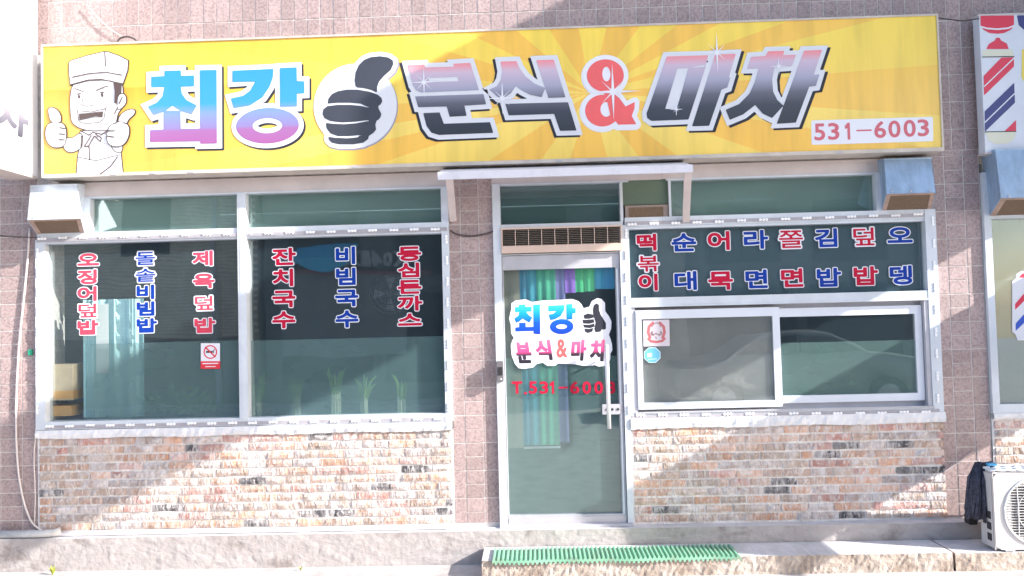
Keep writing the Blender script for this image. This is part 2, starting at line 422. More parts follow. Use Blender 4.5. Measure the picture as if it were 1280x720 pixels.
bx('interior_wall', -4.1, 8, 4.0, 4.15, Zl, 3.2, M_room, B)
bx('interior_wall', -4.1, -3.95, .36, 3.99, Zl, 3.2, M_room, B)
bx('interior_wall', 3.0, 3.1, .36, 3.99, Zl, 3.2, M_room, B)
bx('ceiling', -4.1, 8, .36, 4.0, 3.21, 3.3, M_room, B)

# ---- tiles ----------------------------------------------------------------
TM = {}
def tile(x0, x1, z0, z1, m=M_tile):
    w = round(x1 - x0 - .0075, 3); h = round(z1 - z0 - .0075, 3); key = (w, h, m.name)
    if key not in TM: TM[key] = MB().box(-w / 2, w / 2, -.005, .008, 0, h, bev=.0012).mesh('tile', m)
    o = link('tile', TM[key], B, ((x0 + x1) / 2, random.uniform(-.0012, .0008), z0 + .003))
    return o
stuff_t = MB()
def tile_stuff(x0, x1, z0, z1): stuff_t.box(x0 + .003, x1 - .003, -.005, .008, z0 + .003, z1 - .003)
# upper wall, stack bond of upright tiles
zr = zm((55, 35), (300, 27.3), (610, 17), (920, 5)); tw = .1013; th = .2065
for r in range(-1, 4):
    for c in range(-46, 46):
        x0 = c * tw + .03; z0 = zr + r * th
        vis = (r == -1 and -3.7 < x0 < 3.55) or (r == 0 and -3.75 < x0 < 2.9)
        if vis and x0 < 3.0: tile(x0, x0 + tw, z0, z0 + th)
        elif z0 > zr - th - .01 and not (r == -1 and 3.0 <= x0 < 3.32): tile_stuff(x0, x0 + tw, z0, z0 + th)
def pillar(cols, zlo, zhi, zref, half_cols, m=M_tile, top_from=None):
    """cols: x edges; zref a joint of the tall tiles"""
    for ci in range(len(cols) - 1):
        h = th / 2 if ci in half_cols else th
        k0 = math.floor((zlo - zref) / h)
        z = zref + k0 * h
        while z < zhi - .002:
            a = max(z, zlo); b_ = min(z + h, zhi)
            if top_from is not None and ci in half_cols and z >= top_from - .01:
                b_ = min(z + th, zhi)
                if b_ - a > .02: tile(cols[ci], cols[ci + 1], a, b_, m)
                z += th; continue
            if b_ - a > .02:
                tile(cols[ci], cols[ci + 1], a, b_, m)
            z += h
# centre pillar
zc = zm((584, 553.5))
pillar([xP1 + .003, xm((583, 600)), xm((606, 600)), xP2 - .003], Zl + .03, zTop, zc, (1,))
# right pillar
pillar([xRR + .01, xm((1188, 400)), xm((1212, 400)), xB1 - .006], Zl + .01, 2.98, zm((1180, 437)), (1,))
pillar([tw * 30 + .03, tw * 31 + .03, tw * 32 + .03, tw * 33 + .03], 2.98, zr, zm((1180, 437)), (1,), top_from=2.9)
# left pillar
pillar([-4.25, xm((1, 400)), xm((28, 400)), xWL - .003], Zl + .01, zTop + .05, zm((20, 447)), (0, 1))
for c in range(6):
    for r in range(30): tile_stuff(-4.25 - (c + 1) * .17, -4.25 - c * .17, Zl + r * th / 2, Zl + (r + 1) * th / 2) if Zl + (r + 1) * th / 2 < 3.3 else None
for r in range(-5, 0):
    for c in range(-46, 46):
        pass
so_ = stuff_t.build('tile', M_tile, B); so_['kind'] = 'stuff'

# ---- bricks -----------------------------------------------------------------
def brick_mesh(w, h, seed, mts, mi):
    rd = random.Random(seed); mb = MB(); nx = max(3, int(w / .045)); nz = 2
    xs = [-w / 2 + w * i / nx for i in range(nx + 1)]; zs = [h * k / nz for k in range(nz + 1)]
    V = {}
    for k in range(nz + 1):
        for i in range(nx + 1):
            e = (i in (0, nx)) or (k in (0, nz))
            V[k, i] = (xs[i] + (rd.uniform(-.004, .004) if not e or i not in (0, nx) else rd.uniform(-.002, .002)), -.022 + (rd.uniform(.002, .007) if e else rd.uniform(-.007, .003)), zs[k] + rd.uniform(-.0025, .0025))
    for k in range(nz):
        for i in range(nx): mb.face([V[k, i], V[k, i + 1], V[k + 1, i + 1], V[k + 1, i]])
    yb = .004
    for i in range(nx):
        for k in (0, nz):
            a, b_ = V[k, i], V[k, i + 1]; f = [a, (a[0], yb, a[2]), (b_[0], yb, b_[2]), b_]; mb.face(f if k == 0 else f[::-1])
    for k in range(nz):
        for i in (0, nx):
            a, b_ = V[k, i], V[k + 1, i]; f = [a, b_, (b_[0], yb, b_[2]), (a[0], yb, a[2])]; mb.face(f if i == 0 else f[::-1])
    return mb.mesh('brick', mts[mi])
BM = {}
nb = 0
def brickwork(x0, x1, z0, z1, rows, parent, seed, stuff=None):
    global nb
    rd = random.Random(seed); rh = (z1 - z0) / rows; h = rh - .0145
    for r in range(rows):
        x = x0 + .004; first = True
        while x < x1 - .03:
            w = rd.choice([.2, .2, .21, .19, .22, .2, .1, .2, .25, .15])
            if first and r % 2: w = .1 + rd.choice([0, .03])
            first = False
            if x + w > x1 - .05: w = x1 - .004 - x
            mi = rd.choices(range(6), [4.2, 3.2, 2.4, 3.2, 4.2, 1.15])[0]
            wk = round(w - .009, 2) if w > .06 else w - .009
            key = (wk, mi, rd.randrange(3))
            if key not in BM: BM[key] = brick_mesh(wk, h, hash(key) % 9999, BRK, mi)
            o = link('brick', BM[key], parent, (x + w / 2, rd.uniform(-.004, .003), z0 + r * rh + .006))
            nb += 1
            x += w
zRS = zm((800, 533), (1165, 529))
brickwork(xWL + .01, xP1 - .004, zBb, zS, 11, B, 5)
brickwork(xD2 + .02, xRR + .03, zBb - .02, zRS, 11, B, 12)
# ragged white sills of mortar under the windows
def sill(x0, x1, z0, z1, seed, name='sill', par=None):
    rd = random.Random(seed); mb = MB(); n_ = int((x1 - x0) / .03); xs = [x0 + (x1 - x0) * i / n_ for i in range(n_ + 1)]
    prev = None
    for i, x in enumerate(xs):
        d = .010 * math.sin(i * .23 + seed) + rd.uniform(-.007, .006)
        ring = [(x, -.040 + rd.uniform(-.003, .003), z1), (x, -.044 + rd.uniform(-.006, .006), (z0 + z1) / 2), (x, -.036 + rd.uniform(-.004, .004), z0 + d * .4 + .006), (x, .0, z0 + d * .4), (x, .0, z1)]
        if prev:
            for k in range(5): mb.face([prev[k], prev[(k + 1) % 5], ring[(k + 1) % 5], ring[k]][::-1])
        prev = ring
    return mb.build(name, mat('white_sill_mortar', (.80, .80, .83), .8, n=.12, ns=9, bump=.5, bs=25), par or B)
sill(xWL, xP1 - .002, zS - .008, zMB - .002, 2)
sill(xD2 + .012, xRR + .035, zRS - .008, zm((800, 521), (1165, 516)), 4)

# ---- LED modules ---------------------------------------------------------------
def dome(mb, x, y, z, r):
    rings = 3; seg = 8; k = len(mb.v); mb.v.append((x, y - r * .45, z))
    for i in range(1, rings + 1):
        t = i / rings * math.pi / 2
        for j in range(seg): a = 2 * math.pi * j / seg; mb.v.append((x + r * math.sin(t) * math.cos(a), y - r * .45 * math.cos(t), z + r * math.sin(t) * math.sin(a)))
    for j in range(seg): mb.f.append((k, k + 1 + (j + 1) % seg, k + 1 + j)); mb.m.append(0)
    for i in range(rings - 1):
        for j in range(seg):
            a = k + 1 + i * seg; mb.f.append((a + j, a + (j + 1) % seg, a + seg + (j + 1) % seg, a + seg + j)); mb.m.append(0)
def led_mesh(vert):
    mb = MB()
    if vert: mb.box(-.006, .006, .0015, .006, -.034, .034)
    else: mb.box(-.034, .034, .0015, .006, -.006, .006)
    for q in (-.024, 0, .024): dome(mb, 0 if vert else q, .002, q if vert else 0, .0115)
    return mb.mesh('led_module', M_led)
LH, LV = led_mesh(False), led_mesh(True)
def leds(par, x0, z0, x1, z1, n_, vert, y=-.034):
    y -= .003
    for i in range(n_):
        t = i / (n_ - 1); link('led_module', LV if vert else LH, par, (x0 + (x1 - x0) * t + random.uniform(-.003, .003), y, z0 + (z1 - z0) * t + random.uniform(-.003, .003)))

# ---- left window -------------------------------------------------------------------
W1 = empty('window', ((xWL + xP1) / 2, 0, zM2)); adopt(W1, B); W1.location = Vector(((xWL + xP1) / 2, 0, zM2)) - B.location
W1['label'] = 'large two-pane front window with menu lettering left of the door'
YF = -.03; YB = .07
xm0, xm1 = xm((299.5, 240), (301, 520)), xm((309, 240), (312.5, 518))
xa = xm((58.5, 303), (60, 527)); xbR = xm((554, 294), (556, 516)); xtl = xm((115, 247), (115, 290)); xtr = xm((552, 260))
fr = MB()
fr.box(xWL + .01, xP1 - .004, YF + .01, YB, zG1 + .012, zTop - .003)                       # fascia over the transom
W1f = fr.build('fascia', M_cream, W1)
fr = MB()
fr.box(xWL + .05, xP1 - .006, YF, YB - .002, zG1, zG1 + .0118)
fr.box(xWL + .05, xtl, YF - .002, YB - .004, zG2, zG1 - .001)
fr.box(xWL + .012, xP1 - .006, YF, YB - .002, zM1 + .045, zG2 - .0005)
bx('led_rail', xWL + .012, xP1 - .006, YF - .006, YF + .03, zM1 + .014, zM1 + .0448, M_alud, W1)
fr.box(xWL + .012, xP1 - .006, YF + .004, YB - .002, zM1, zM1 + .0138)
fr.box(xWL, xa, YF - .003, YB - .004, zMB + .001, zM1 + .03)
fr.box(xa + .0005, xbR, YF - .001, YB - .002, zMB + .002, zM2)
fr.box(xbR, xWR + .02, YF - .003, YB - .004, zMB + .001, zG1)
fr.box(xm0, xm1, YF - .012, YB + .002, zM2 - .012, zG1 + .008)
fr.box(xm0 + .018, xm1 - .018, YF - .015, YF - .011, zM2 - .010, zG1 + .006)
fr.build('frame', M_alu, W1)
fr = MB().box(xtl, xm0, .03, .034, zG2, zG1); fr.build('pane', G_green, W1)
MB().box(xm1, xtr + .01, .03, .034, zG2, zG1).build('pane', G_green, W1)
bx('film', xtl, xm0, .040, .041, zG2, zG1, F_trans, W1)
bx('film', xm1, xtr + .01, .040, .041, zG2, zG1, F_trans, W1)
MB().box(xa, xm0, .03, .034, zM2, zM1).build('pane', G_main, W1)
MB().box(xm1, xbR, .03, .034, zM2, zM1).build('pane', G_main, W1)
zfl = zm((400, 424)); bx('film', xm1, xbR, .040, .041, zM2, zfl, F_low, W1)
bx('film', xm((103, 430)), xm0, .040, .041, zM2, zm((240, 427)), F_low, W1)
xw0 = xm((56, 298)); 
leds(W1, xm((56, 298)), zm((56, 298.5)), xm((545, 286.7)), zm((545, 286.7)), 20, False, YF - .009)
leds(W1, xm((50.5, 316)), zm((50.5, 316)), xm((50, 512)), zm((50, 512)), 9, True, YF - .006)
leds(W1, xm((559, 300)), zm((558, 300)), xm((561.5, 508)), zm((561, 508)), 9, True, YF - .006)
leds(W1, xm((65, 532.5)), zm((65, 532)), xm((548, 522)), zm((548, 523)), 20, False, YF - .004)

M_rail = mat('led_backing_rail', (.42, .40, .44), .5, n=.15, ns=9)
for q_ in ((xWL + .02, xP1 - .01, zm((60, 533), (550, 524)) - .012, YF - .0015),): bx('led_rail', q_[0], q_[1], q_[3] - .001, q_[3], q_[2], q_[2] + .026, M_rail, W1)
bx('led_rail', xWL + .02, xP1 - .01, YF - .0075, YF - .0062, zM1 + .018, zM1 + .040, M_rail, W1)
def word(par, chars, cells, m, w=.158, h=.128, g1=.0056, g2=.0125, yy=.0285):
    for ch, (px, py) in zip(chars, cells):
        x, z = P(px, py, yy); s = [glyph_at(ch, x, z, w, h)]; g1_ = .0022 if ch in '돌솥볶쫄덮' else g1
        o = printed('menu_letter', [(s, g2, yy, 0), (s, g1_, yy - .0012, 1)], [M_white, m], par, .003)
        o['label'] = ('red' if m in (M_red, M_redf) else 'blue') + ' vinyl menu letter with white outline'
def vcol(x0, y0, x1, y1, n_): return [(x0 + (x1 - x0) * i / (n_ - 1), y0 + (y1 - y0) * i / (n_ - 1)) for i in range(n_)]
word(W1, '오징어덮밥', vcol(110.5, 325, 109.5, 409.5, 5), M_redf, .168, .098)
word(W1, '돌솥비빔밥', vcol(182, 323, 183, 407, 5), M_blue, .160, .096)
word(W1, '제육덮밥', vcol(254.5, 323, 255.5, 407, 4), M_redf, .165, .100)
word(W1, '잔치국수', vcol(355, 321, 355, 399.5, 4), M_red, .178, .118)
word(W1, '비빔국수', vcol(432.5, 319.5, 434, 398.5, 4), M_blue, .176, .118)
word(W1, '등심돈까스', vcol(512, 317, 512.5, 400, 5), M_red, .182, .098)
# no smoking sticker
def R4(x0, y0, x1, y1, Y): return [P(x0, y0, Y), P(x1, y0, Y), P(x1, y1, Y), P(x0, y1, Y)]
yy = .0285
cx, cz = P(263, 440, yy); r_ = .053
st = printed('no_smoking_sticker', [([('poly', [R4(251, 429, 275, 461, yy)])], 0, yy, 0), ([('poly', [R4(251, 451.5, 275.3, 461, yy)])], 0, yy - .001, 1),
    ([('poly', [ell(cx, cz, r_, r_), ell(cx, cz, r_ - .009, r_ - .009)])], 0, yy - .001, 1),
    ([('poly', [[(cx - .034, cz - .006), (cx + .02, cz - .006), (cx + .02, cz + .008), (cx - .034, cz + .008)]]), ('line', [(cx + .026, cz - .006), (cx + .026, cz + .012), (cx + .034, cz + .02)], .003)], 0, yy - .0015, 2),
    ([('line', [(cx - r_ * .7, cz + r_ * .7), (cx + r_ * .7, cz - r_ * .7)], .005)], 0, yy - .002, 1),
    ([('line', [P(253.5, 454.5, yy), P(272.5, 454.2, yy)], .004), ('line', [P(257, 458.3, yy), P(269.5, 458, yy)], .003)], 0, yy - .0015, 0)],
    [M_white, mat('sign_red', (.70, .03, .05), .4), M_ink], W1, .002)
st['label'] = 'square no smoking sticker with red prohibition ring'

# ---- left vent column / door bay ----------------------------------------------------
D = empty('door_bay'); D.location = Vector(((xP2 + xD2) / 2, 0, Zl)) - B.location; D.parent = B
D['label'] = 'door frame with transom glass and air vent above the glass door'
xj = xm((627, 230), (629, 440), (634, 655)); xk = xm((774, 250), (776, 280)); zt1 = zm((626.7, 233), (773, 228)); zt2 = zm((626.7, 280), (774, 279))
fr = MB()
fr.box(xP2, xj, -.035, .06, Zl + .001, zt1 + .012)
fr.box(xj + .0005, xD2, -.028, .06, zt2 - .026, zt2)
fr.box(xj + .0005, xD2 + .05, -.028, .06, zt1, zt1 + .012)
fr.box(xk, xk + .022, -.024, .06, zt2 + .001, zt1 - .001)
xr0 = xm((783, 450), (784.5, 640)); xd1 = xm((782, 640), (779, 450))
zdt = zm((628, 319), (773, 318)); zdb = zm((634, 660), (782, 657))
fr.box(xd1 + .004, xD2 + .012, -.032, .06, Zl + .001, zt2 - .028)
fr.box(xj + .0005, xd1 + .0035, -.02, .06, zdt + .004, zdt + .012)
fr.build('frame', M_alu, D)
bx('fascia', xP2 + .001, xD2 + .30, -.022, .06, zt1 + .0125, zTop - .0025, M_cream, D)
bx('threshold', xP2, xD2 + .01, -.07, .1, Zl + .0012, Zl + .018, M_alud, D)
bx('pane', xj, xk, .03, .034, zt2, zt1, G_green, D); bx('film', xj, xk, .04, .041, zt2, zt1, film_mat('door_transom_film', (.075, .135, .135), .85, .03), D)
# louvred vent
zv1, zv2, zv3 = zt2 - .028, zm((627, 307), (773, 306)), zm((627, 316), (775, 315))
fr = MB(); fr.box(xj + .002, xk + .004, -.05, .02, zv3, zv2); fr.box(xj + .002, xk + .004, -.052, .02, zv1 - .012, zv1)
fr.box(xj + .002, xj + .012, -.05, .02, zv2, zv1 - .012); fr.box(xk - .006, xk + .004, -.05, .02, zv2, zv1 - .012)
fr.build('vent_frame', M_peach, D)
bx('vent_recess', xj + .012, xk - .006, .0, .02, zv2, zv1 - .012, M_dark, D)
nsl = 9; slm = None
for i in range(nsl):
    z = zv2 + (zv1 - .012 - zv2) * (i + .5) / nsl; w = (xk - xj - .02)
    if slm is None:
        s_ = MB(); s_.hexa([(-w / 2, -.044, -.006), (w / 2, -.044, -.006), (w / 2, -.004, .003), (-w / 2, -.004, .003), (-w / 2, -.044, -.003), (w / 2, -.044, -.003), (w / 2, -.004, .006), (-w / 2, -.004, .006)]); slm = s_.mesh('slat', mat('aged_vent_slat', (.26, .215, .18), .6, n=.3, ns=30))
    link('slat', slm, D, ((xj + xk) / 2 + .003, 0, z))
for i in range(1, 9):
    x = xj + .01 + (xk - xj - .014) * i / 9; bx('vent_divider', x - .0025, x + .0025, -.047, -.041, zv2, zv1 - .012, M_peach, D)
leds(D, xm((781.5, 292)), zm((781.5, 292)), xm((785, 512)), zm((785, 512)), 9, True, -.036)

# ---- door ---------------------------------------------------------------------
door = empty('door'); door.parent = B; door.location = Vector(((xj + xd1) / 2, 0, Zl)) - B.location
door['label'] = 'glass shop door with white lettering sticker and steel pull bar'
zd1, zd2 = zm((629, 337), (770, 335)), zm((635, 644), (776, 642))
xs0, xs1 = xj + .006, xm((770, 350), (777, 640))
fr = MB()
fr.box(xj + .004, xd1, -.012, .045, zd1, zdt)
fr.box(xj + .004, xs0 + .004, -.012, .045, zd2, zd1); fr.box(xs1, xd1, -.0125, .045, zd2, zd1)
fr.box(xj + .004, xd1, -.012, .045, zdb + .012, zd2)
fr.build('door_frame', M_alud, door)
bx('kick_rail', xj + .01, xd1 - .006, -.018, -.0125, zdb + .022, zd2 - .016, mat('brushed_kick_rail', (.60, .58, .62), .35, metal=.3, n=.15, stretch=(1, 1, 14)), door)
bx('stile_cap', xs1 + .006, xs1 + .018, -.020, -.0128, zd2, zd1 - .01, M_alu, door)
yg = .018
bx('pane', xs0 + .004, xs1, yg, yg + .006, zd2, zd1, G_main, door)
bx('film', xs0 + .004, xs1, yg + .012, yg + .013, zd2, zm((700, 447)), film_mat('door_film', (.27, .43, .39), .38, .05), door)
hx = xm((757.5, 430), (762, 536), Y=-.07)
hb = MB(); hb.tube([(xm((758, 430), Y=-.075), -.075, zm((758, 431), Y=-.075)), (xm((761.5, 536), Y=-.075), -.075, zm((761, 536), Y=-.075))], .0155, 12)
for py in (446, 520): hb.tube([(hx, -.012, zm((760, py), Y=-.04)), (hx, -.075, zm((760, py), Y=-.04))], .008, 8)
hd = hb.build('handle', mat('polished_handle', (.74, .72, .75), .25, metal=.35), door, smooth=True)
lk = MB(); a, b_ = P(752, 505), P(778, 517.5); lk.box(a[0], b_[0], -.022, -.013, b_[1], a[1], bev=.003)
lk.build('lock_plate', M_alud, door)
lk = MB(); 
for q in (.25, .5, .78): lk.tube([(a[0] + (b_[0] - a[0]) * q, -.026, (a[1] + b_[1]) / 2), (a[0] + (b_[0] - a[0]) * q, -.020, (a[1] + b_[1]) / 2)], .010, 10)
lk.build('keyhole', M_dark, door)
# door lettering
Yd = yg - .002
Zq = zoomer(5.14, 620, 360, Yd)
blob = Zq([(125, 80), (190, 72), (230, 90), (300, 80), (420, 75), (490, 70), (530, 85), (550, 105), (562, 130), (600, 120), (615, 85), (650, 65), (680, 72), (700, 95), (702, 150), (725, 180), (742, 215), (740, 260), (725, 300), (735, 325), (745, 360), (748, 400), (735, 420), (735, 450), (725, 480), (700, 500), (660, 505), (635, 495), (600, 500), (560, 500), (510, 490), (470, 488), (400, 485), (380, 500), (330, 500), (300, 480), (262, 488), (240, 510), (180, 520), (145, 515), (120, 485), (100, 430), (95, 370), (105, 335), (115, 322), (97, 290), (95, 235), (85, 200), (90, 165), (98, 140), (98, 100)])
zb = lambda y: P(690, 360 + y / 5.14, Yd)[1]
G_blue = ramp_mat('blue_gradient_print', zb(295), zb(105), [(0, (.008, .05, .40)), (.4, (.008, .10, .62)), (.7, (.01, .33, .85)), (1, (.05, .55, .92))])
G_pink = ramp_mat('pink_black_gradient_print', zb(480), zb(340), [(0, (.02, .02, .03)), (.38, (.05, .03, .05)), (.52, (.65, .07, .24)), (1, (.88, .16, .30))])
def mk(pts): return ('poly', [pts])
L1 = [mk(Zq(p)) for p in (
    [(147, 108), (188, 106), (188, 122), (228, 120), (228, 150), (192, 152), (210, 175), (232, 190), (215, 222), (185, 205), (172, 195), (150, 215), (130, 223), (118, 196), (145, 178), (150, 153), (123, 155), (123, 124), (147, 123)],
    [(150, 225), (190, 223), (190, 252), (240, 250), (240, 275), (125, 279), (125, 254), (150, 252)], [(240, 108), (282, 106), (284, 297), (242, 293)],
    [(336, 115), (440, 110), (438, 140), (415, 180), (380, 200), (350, 205), (338, 172), (370, 165), (390, 147), (337, 150)],
    [(452, 105), (490, 103), (491, 130), (512, 130), (511, 162), (491, 163), (491, 200), (454, 202)])]
ccx, ccz = P(620 + 422 / 5.14, 360 + 248 / 5.14, Yd)
L1.append(('poly', [ell(ccx, ccz, 75 / 5.14 * .00606 * 1, 48 / 5.14 * .00606), ell(ccx, ccz, 36 / 5.14 * .00606, 16 / 5.14 * .00606)]))
L2 = [mk(Zq(p)) for p in (
    [(628, 110), (645, 98), (662, 108), (662, 140), (672, 170), (690, 200), (706, 225), (706, 262), (690, 268), (680, 265), (672, 280), (640, 285), (632, 265), (640, 220), (625, 175), (622, 140)],
    [(562, 175), (590, 163), (622, 170), (628, 190), (600, 198), (568, 198)], [(555, 205), (590, 203), (628, 200), (632, 222), (600, 230), (560, 228)],
    [(558, 235), (600, 236), (630, 228), (634, 248), (605, 258), (568, 254)], [(568, 260), (600, 263), (625, 256), (620, 280), (590, 290), (572, 280)], [(690, 230), (705, 230), (700, 268), (684, 264)])]
letters2 = []
for ch, (x0, y0, x1, y1), sl in (('분', (128, 350, 228, 482), -.12), ('식', (255, 335, 357, 462), -.12), ('마', (483, 333, 582, 466), .1), ('차', (605, 335, 712, 470), .1)):
    a, c_ = P(620 + x0 / 5.14, 360 + y0 / 5.14, Yd), P(620 + x1 / 5.14, 360 + y1 / 5.14, Yd)
    letters2.append(glyph_at(ch, (a[0] + c_[0]) / 2, (a[1] + c_[1]) / 2, c_[0] - a[0] - .012, a[1] - c_[1] - .012, sl, tight(ch)))
a, c_ = P(620 + 385 / 5.14, 360 + 328 / 5.14, Yd), P(620 + 460 / 5.14, 360 + 448 / 5.14, Yd)
amp = [glyph_at('&', (a[0] + c_[0]) / 2, (a[1] + c_[1]) / 2, c_[0] - a[0] - .01, a[1] - c_[1] - .01, 0, tight('&'))]
ds = printed('lettering_sticker', [([mk(blob)], 0, Yd, 0), (L1, .001, Yd - .001, 1), (L2, 0, Yd - .001, 2), (letters2, .0075, Yd - .001, 3), (amp, .004, Yd - .001, 4)], [M_white, G_blue, M_ink, G_pink, M_coral], door, .0025)
ds['label'] = 'white cut-out sticker with shop lettering and thumbs-up sign'
a, c_ = P(640, 476, Yd), P(770, 494, Yd); ph = []
xs_ = [642.5, 0, 661, 674.5, 687, 0, 704, 0, 722.5, 737, 750, 764]
for ch, px, w_ in (('T', 646.3, .080), ('.', 656.7, .016), ('5', 666.2, .064), ('3', 679.8, .066), ('1', 690.5, .044), ('–', 704.3, .064), ('6', 718.3, .070), ('0', 733.4, .066), ('0', 748.4, .066), ('3', 764, .062)):
    x, z = P(px, 484.5, Yd); t_ = tight(ch)
    if ch in '.': ph.append(glyph_at(ch, x, z - .042, w_, .012, 0, t_))
    elif ch == '–': ph.append(glyph_at(ch, x, z, w_, .006, 0, t_))
    elif ch == '1': ph.append(one(x, z, .086, .010))
    else: ph.append(glyph_at(ch, x, z, w_ - .008, .086, 0, t_))
printed('phone_lettering', [(ph, .0034, Yd, 0)], [M_red], door, .0025)['label'] = 'red telephone number lettering'

# ---- card reader -----------------------------------------------------------------
a, b_ = P(620.5, 451.5, -.06), P(629.5, 477, -.06)
cr = MB().box(a[0], b_[0], -.085, -.036, b_[1], a[1], bev=.004).build('card_reader', mat('reader_plastic', (.17, .16, .17), .4, n=.1)); tag(cr, 'small dark card reader box fixed to the door jamb', 'card reader')
bx('reader_slot', a[0] + .012, b_[0] - .006, -.088, -.0852, b_[1] + .05, b_[1] + .11, M_black, cr)
dd = MB(); dome(dd, (a[0] + b_[0]) / 2 + .008, -.0845, b_[1] + .02, .006); dd.build('reader_lamp', M_led, cr)

# ---- right window bay --------------------------------------------------------------
W2 = empty('window'); W2.parent = B; W2.location = Vector(((xD2 + xRR) / 2, 0, zRS)) - B.location
z_s1t, z_s1b = zm((794, 388), (973, 384)), zm((797, 511.5), (977, 508))
W2['label'] = 'serving window bay with two rows of menu lettering over sliding sashes'
zr1 = zm((864, 226), (1091.7, 218)); zr2 = zm((864, 272), (1092, 262))
zu1 = zm((786.7, 287.5), (1155, 276)); zu2 = zm((786.7, 372), (1157, 364)); xu0, xu1 = xm((786.7, 290), (787, 370)), xm((1155, 277), (1157, 364))
zo1 = zm((788, 383.6), (1155, 376)); zo2 = zm((795, 515), (1165, 508)); 
zLB = zm((795, 521.5), (1165, 516.5))
xs2 = xm((1157, 380), (1162, 505))
bx('fascia', xD2 + .302, xRR + .005, -.02, .06, zr1 + .014, zTop - .003, M_cream, W2)
fr = MB()
xf0 = xm((836, 250)); xh = xm((1093, 240)); 
fr.box(xf0 - .02, xh + .03, -.03, .06, zr1, zr1 + .0135)
fr.box(xf0 - .005, xf0 + .012, -.032, .06, zr2 + .001, zr1 - .0005)
fr.box(xh, xh + .06, -.032, .06, zr2 + .001, zr1 - .0005)
fr.box(xD2 + .013, xRR, -.026, .06, zu1 + .02, zr2)
fr.box(xu0, xRR - .03, -.018, .06, zu1, zu1 + .0195)
fr.box(xD2 + .0125, xu0 - .001, -.030, .06, zLB, zu1 + .0185)
fr.box(xu1, xRR + .03, -.030, .06, zLB, zr2 + .0)
fr.box(xu0, xu1 - .001, -.026, .06, zo1 + .012, zu2)
fr.box(xu0, xu1 - .001, -.030, .06, zo1, zo1 + .0118)
fr.box(xu0, xu1 - .001, -.026, .07, zLB + .001, zo2)
fr.build('frame', M_alu, W2)
bx('sash_surround', xu0 + .001, xu1 - .002, .044, .09, z_s1t - .03, zo1 + .01, M_alud, W2); bx('sash_surround', xu0 + .001, xu1 - .002, .044, .09, zo2 - .01, z_s1b + .03, M_alud, W2)
bx('track', xu0, xs2 + .02, -.034, -.0262, zo2 - .006, zo2 + .006, M_alud, W2)
# sashes
def sash(x0, x1, z0, z1, gx0, gx1, gz0, gz1, y):
    f = MB()
    f.box(x0, x1, y, y + .03, gz1, z1); f.box(x0, x1, y, y + .03, z0, gz0)
    f.box(x0, gx0, y - .001, y + .029, gz0, gz1); f.box(gx1, x1, y - .001, y + .029, gz0, gz1)
    f.box(x0 + .004, gx0 - .014, y - .006, y - .0012, z0 + .012, z1 - .012); 
    o = f.build('sash_frame', mat('white_pvc', (.72, .76, .84), .32, n=.05, ns=4), W2)
    bx('pane', gx0, gx1, y + .012, y + .016, gz0, gz1, G_main, W2); return o
s1x0, s1x1 = xm((793.6, 390), (797, 510)), xm((973, 400), (977, 500))
z_s1t, z_s1b = zm((794, 388), (973, 384)), zm((797, 511.5), (977, 508))
g1 = (xm((802, 400), (803.5, 500)), xm((965, 397), (967.5, 500)), zm((803, 503), (967, 500)), zm((802, 399), (965, 395)))
bx('side_stop', xu0, s1x0 - .001, -.018, .05, zLB + .02, zo1 - .001, M_alud, W2)
sash(s1x0, s1x1, z_s1b, z_s1t, g1[0], g1[1], g1[2], g1[3], -.024)
g2 = (s1x1 + .012, xm((1144, 392), (1148.5, 492)), zm((978, 495), (1148, 491.5)), zm((975, 396.5), (1144, 392)))
sash(s1x1 - .02, xm((1153, 392), (1157, 492)), zm((978, 504), (1148, 501)), zm((975, 386), (1144, 381)), g2[0], g2[1], g2[2], g2[3], .012)
bx('side_stop', xm((1154, 392), (1158, 492)), xu1 - .001, -.022, .05, zo2, zo1, M_alud, W2)
bx('film', g2[0], g2[1], .034, .035, g2[2], zm((1060, 427)), film_mat('sage_film', (.24, .36, .32), .5, .05), W2)
bx('film', g1[0], g1[1], -.004, -.003, g1[2], g1[3], film_mat('brown_tinted_film', (.42, .385, .365), .6, .08), W2)
bx('pane', xu0, xu1, .03, .034, zu2, zu1, G_main, W2); 
bx('film', xu0, xu1, .045, .046, zu2, zu1, film_mat('menu_film', (.085, .13, .155), .88, .05), W2)
bx('pane', xf0 + .012, xh, .03, .034, zr2, zr1, G_green, W2); bx('film', xf0 + .012, xh, .04, .041, zr2, zr1, F_trans, W2)
leds(W2, xm((789, 281)), zm((789, 281)), xm((1145, 268.5)), zm((1145, 268.5)), 14, False, -.033)
leds(W2, xm((1163.5, 278)), zm((1164, 277)), xm((1170, 497)), zm((1170, 497)), 9, True, -.033)
leds(W2, xm((800, 519)), zm((800, 518.5)), xm((1155, 514.5)), zm((1155, 514.5)), 14, False, -.033)
bx('led_rail', xD2 + .02, xRR - .005, -.029, -.0265, zm((789, 281), (1145, 268.5)) - .012, zm((789, 281), (1145, 268.5)) + .012, M_rail, W2)
bx('led_rail', xD2 + .02, xRR - .005, -.0325, -.0305, zm((800, 518.5), (1155, 514.5)) - .011, zm((800, 518.5), (1155, 514.5)) + .011, M_rail, W2)
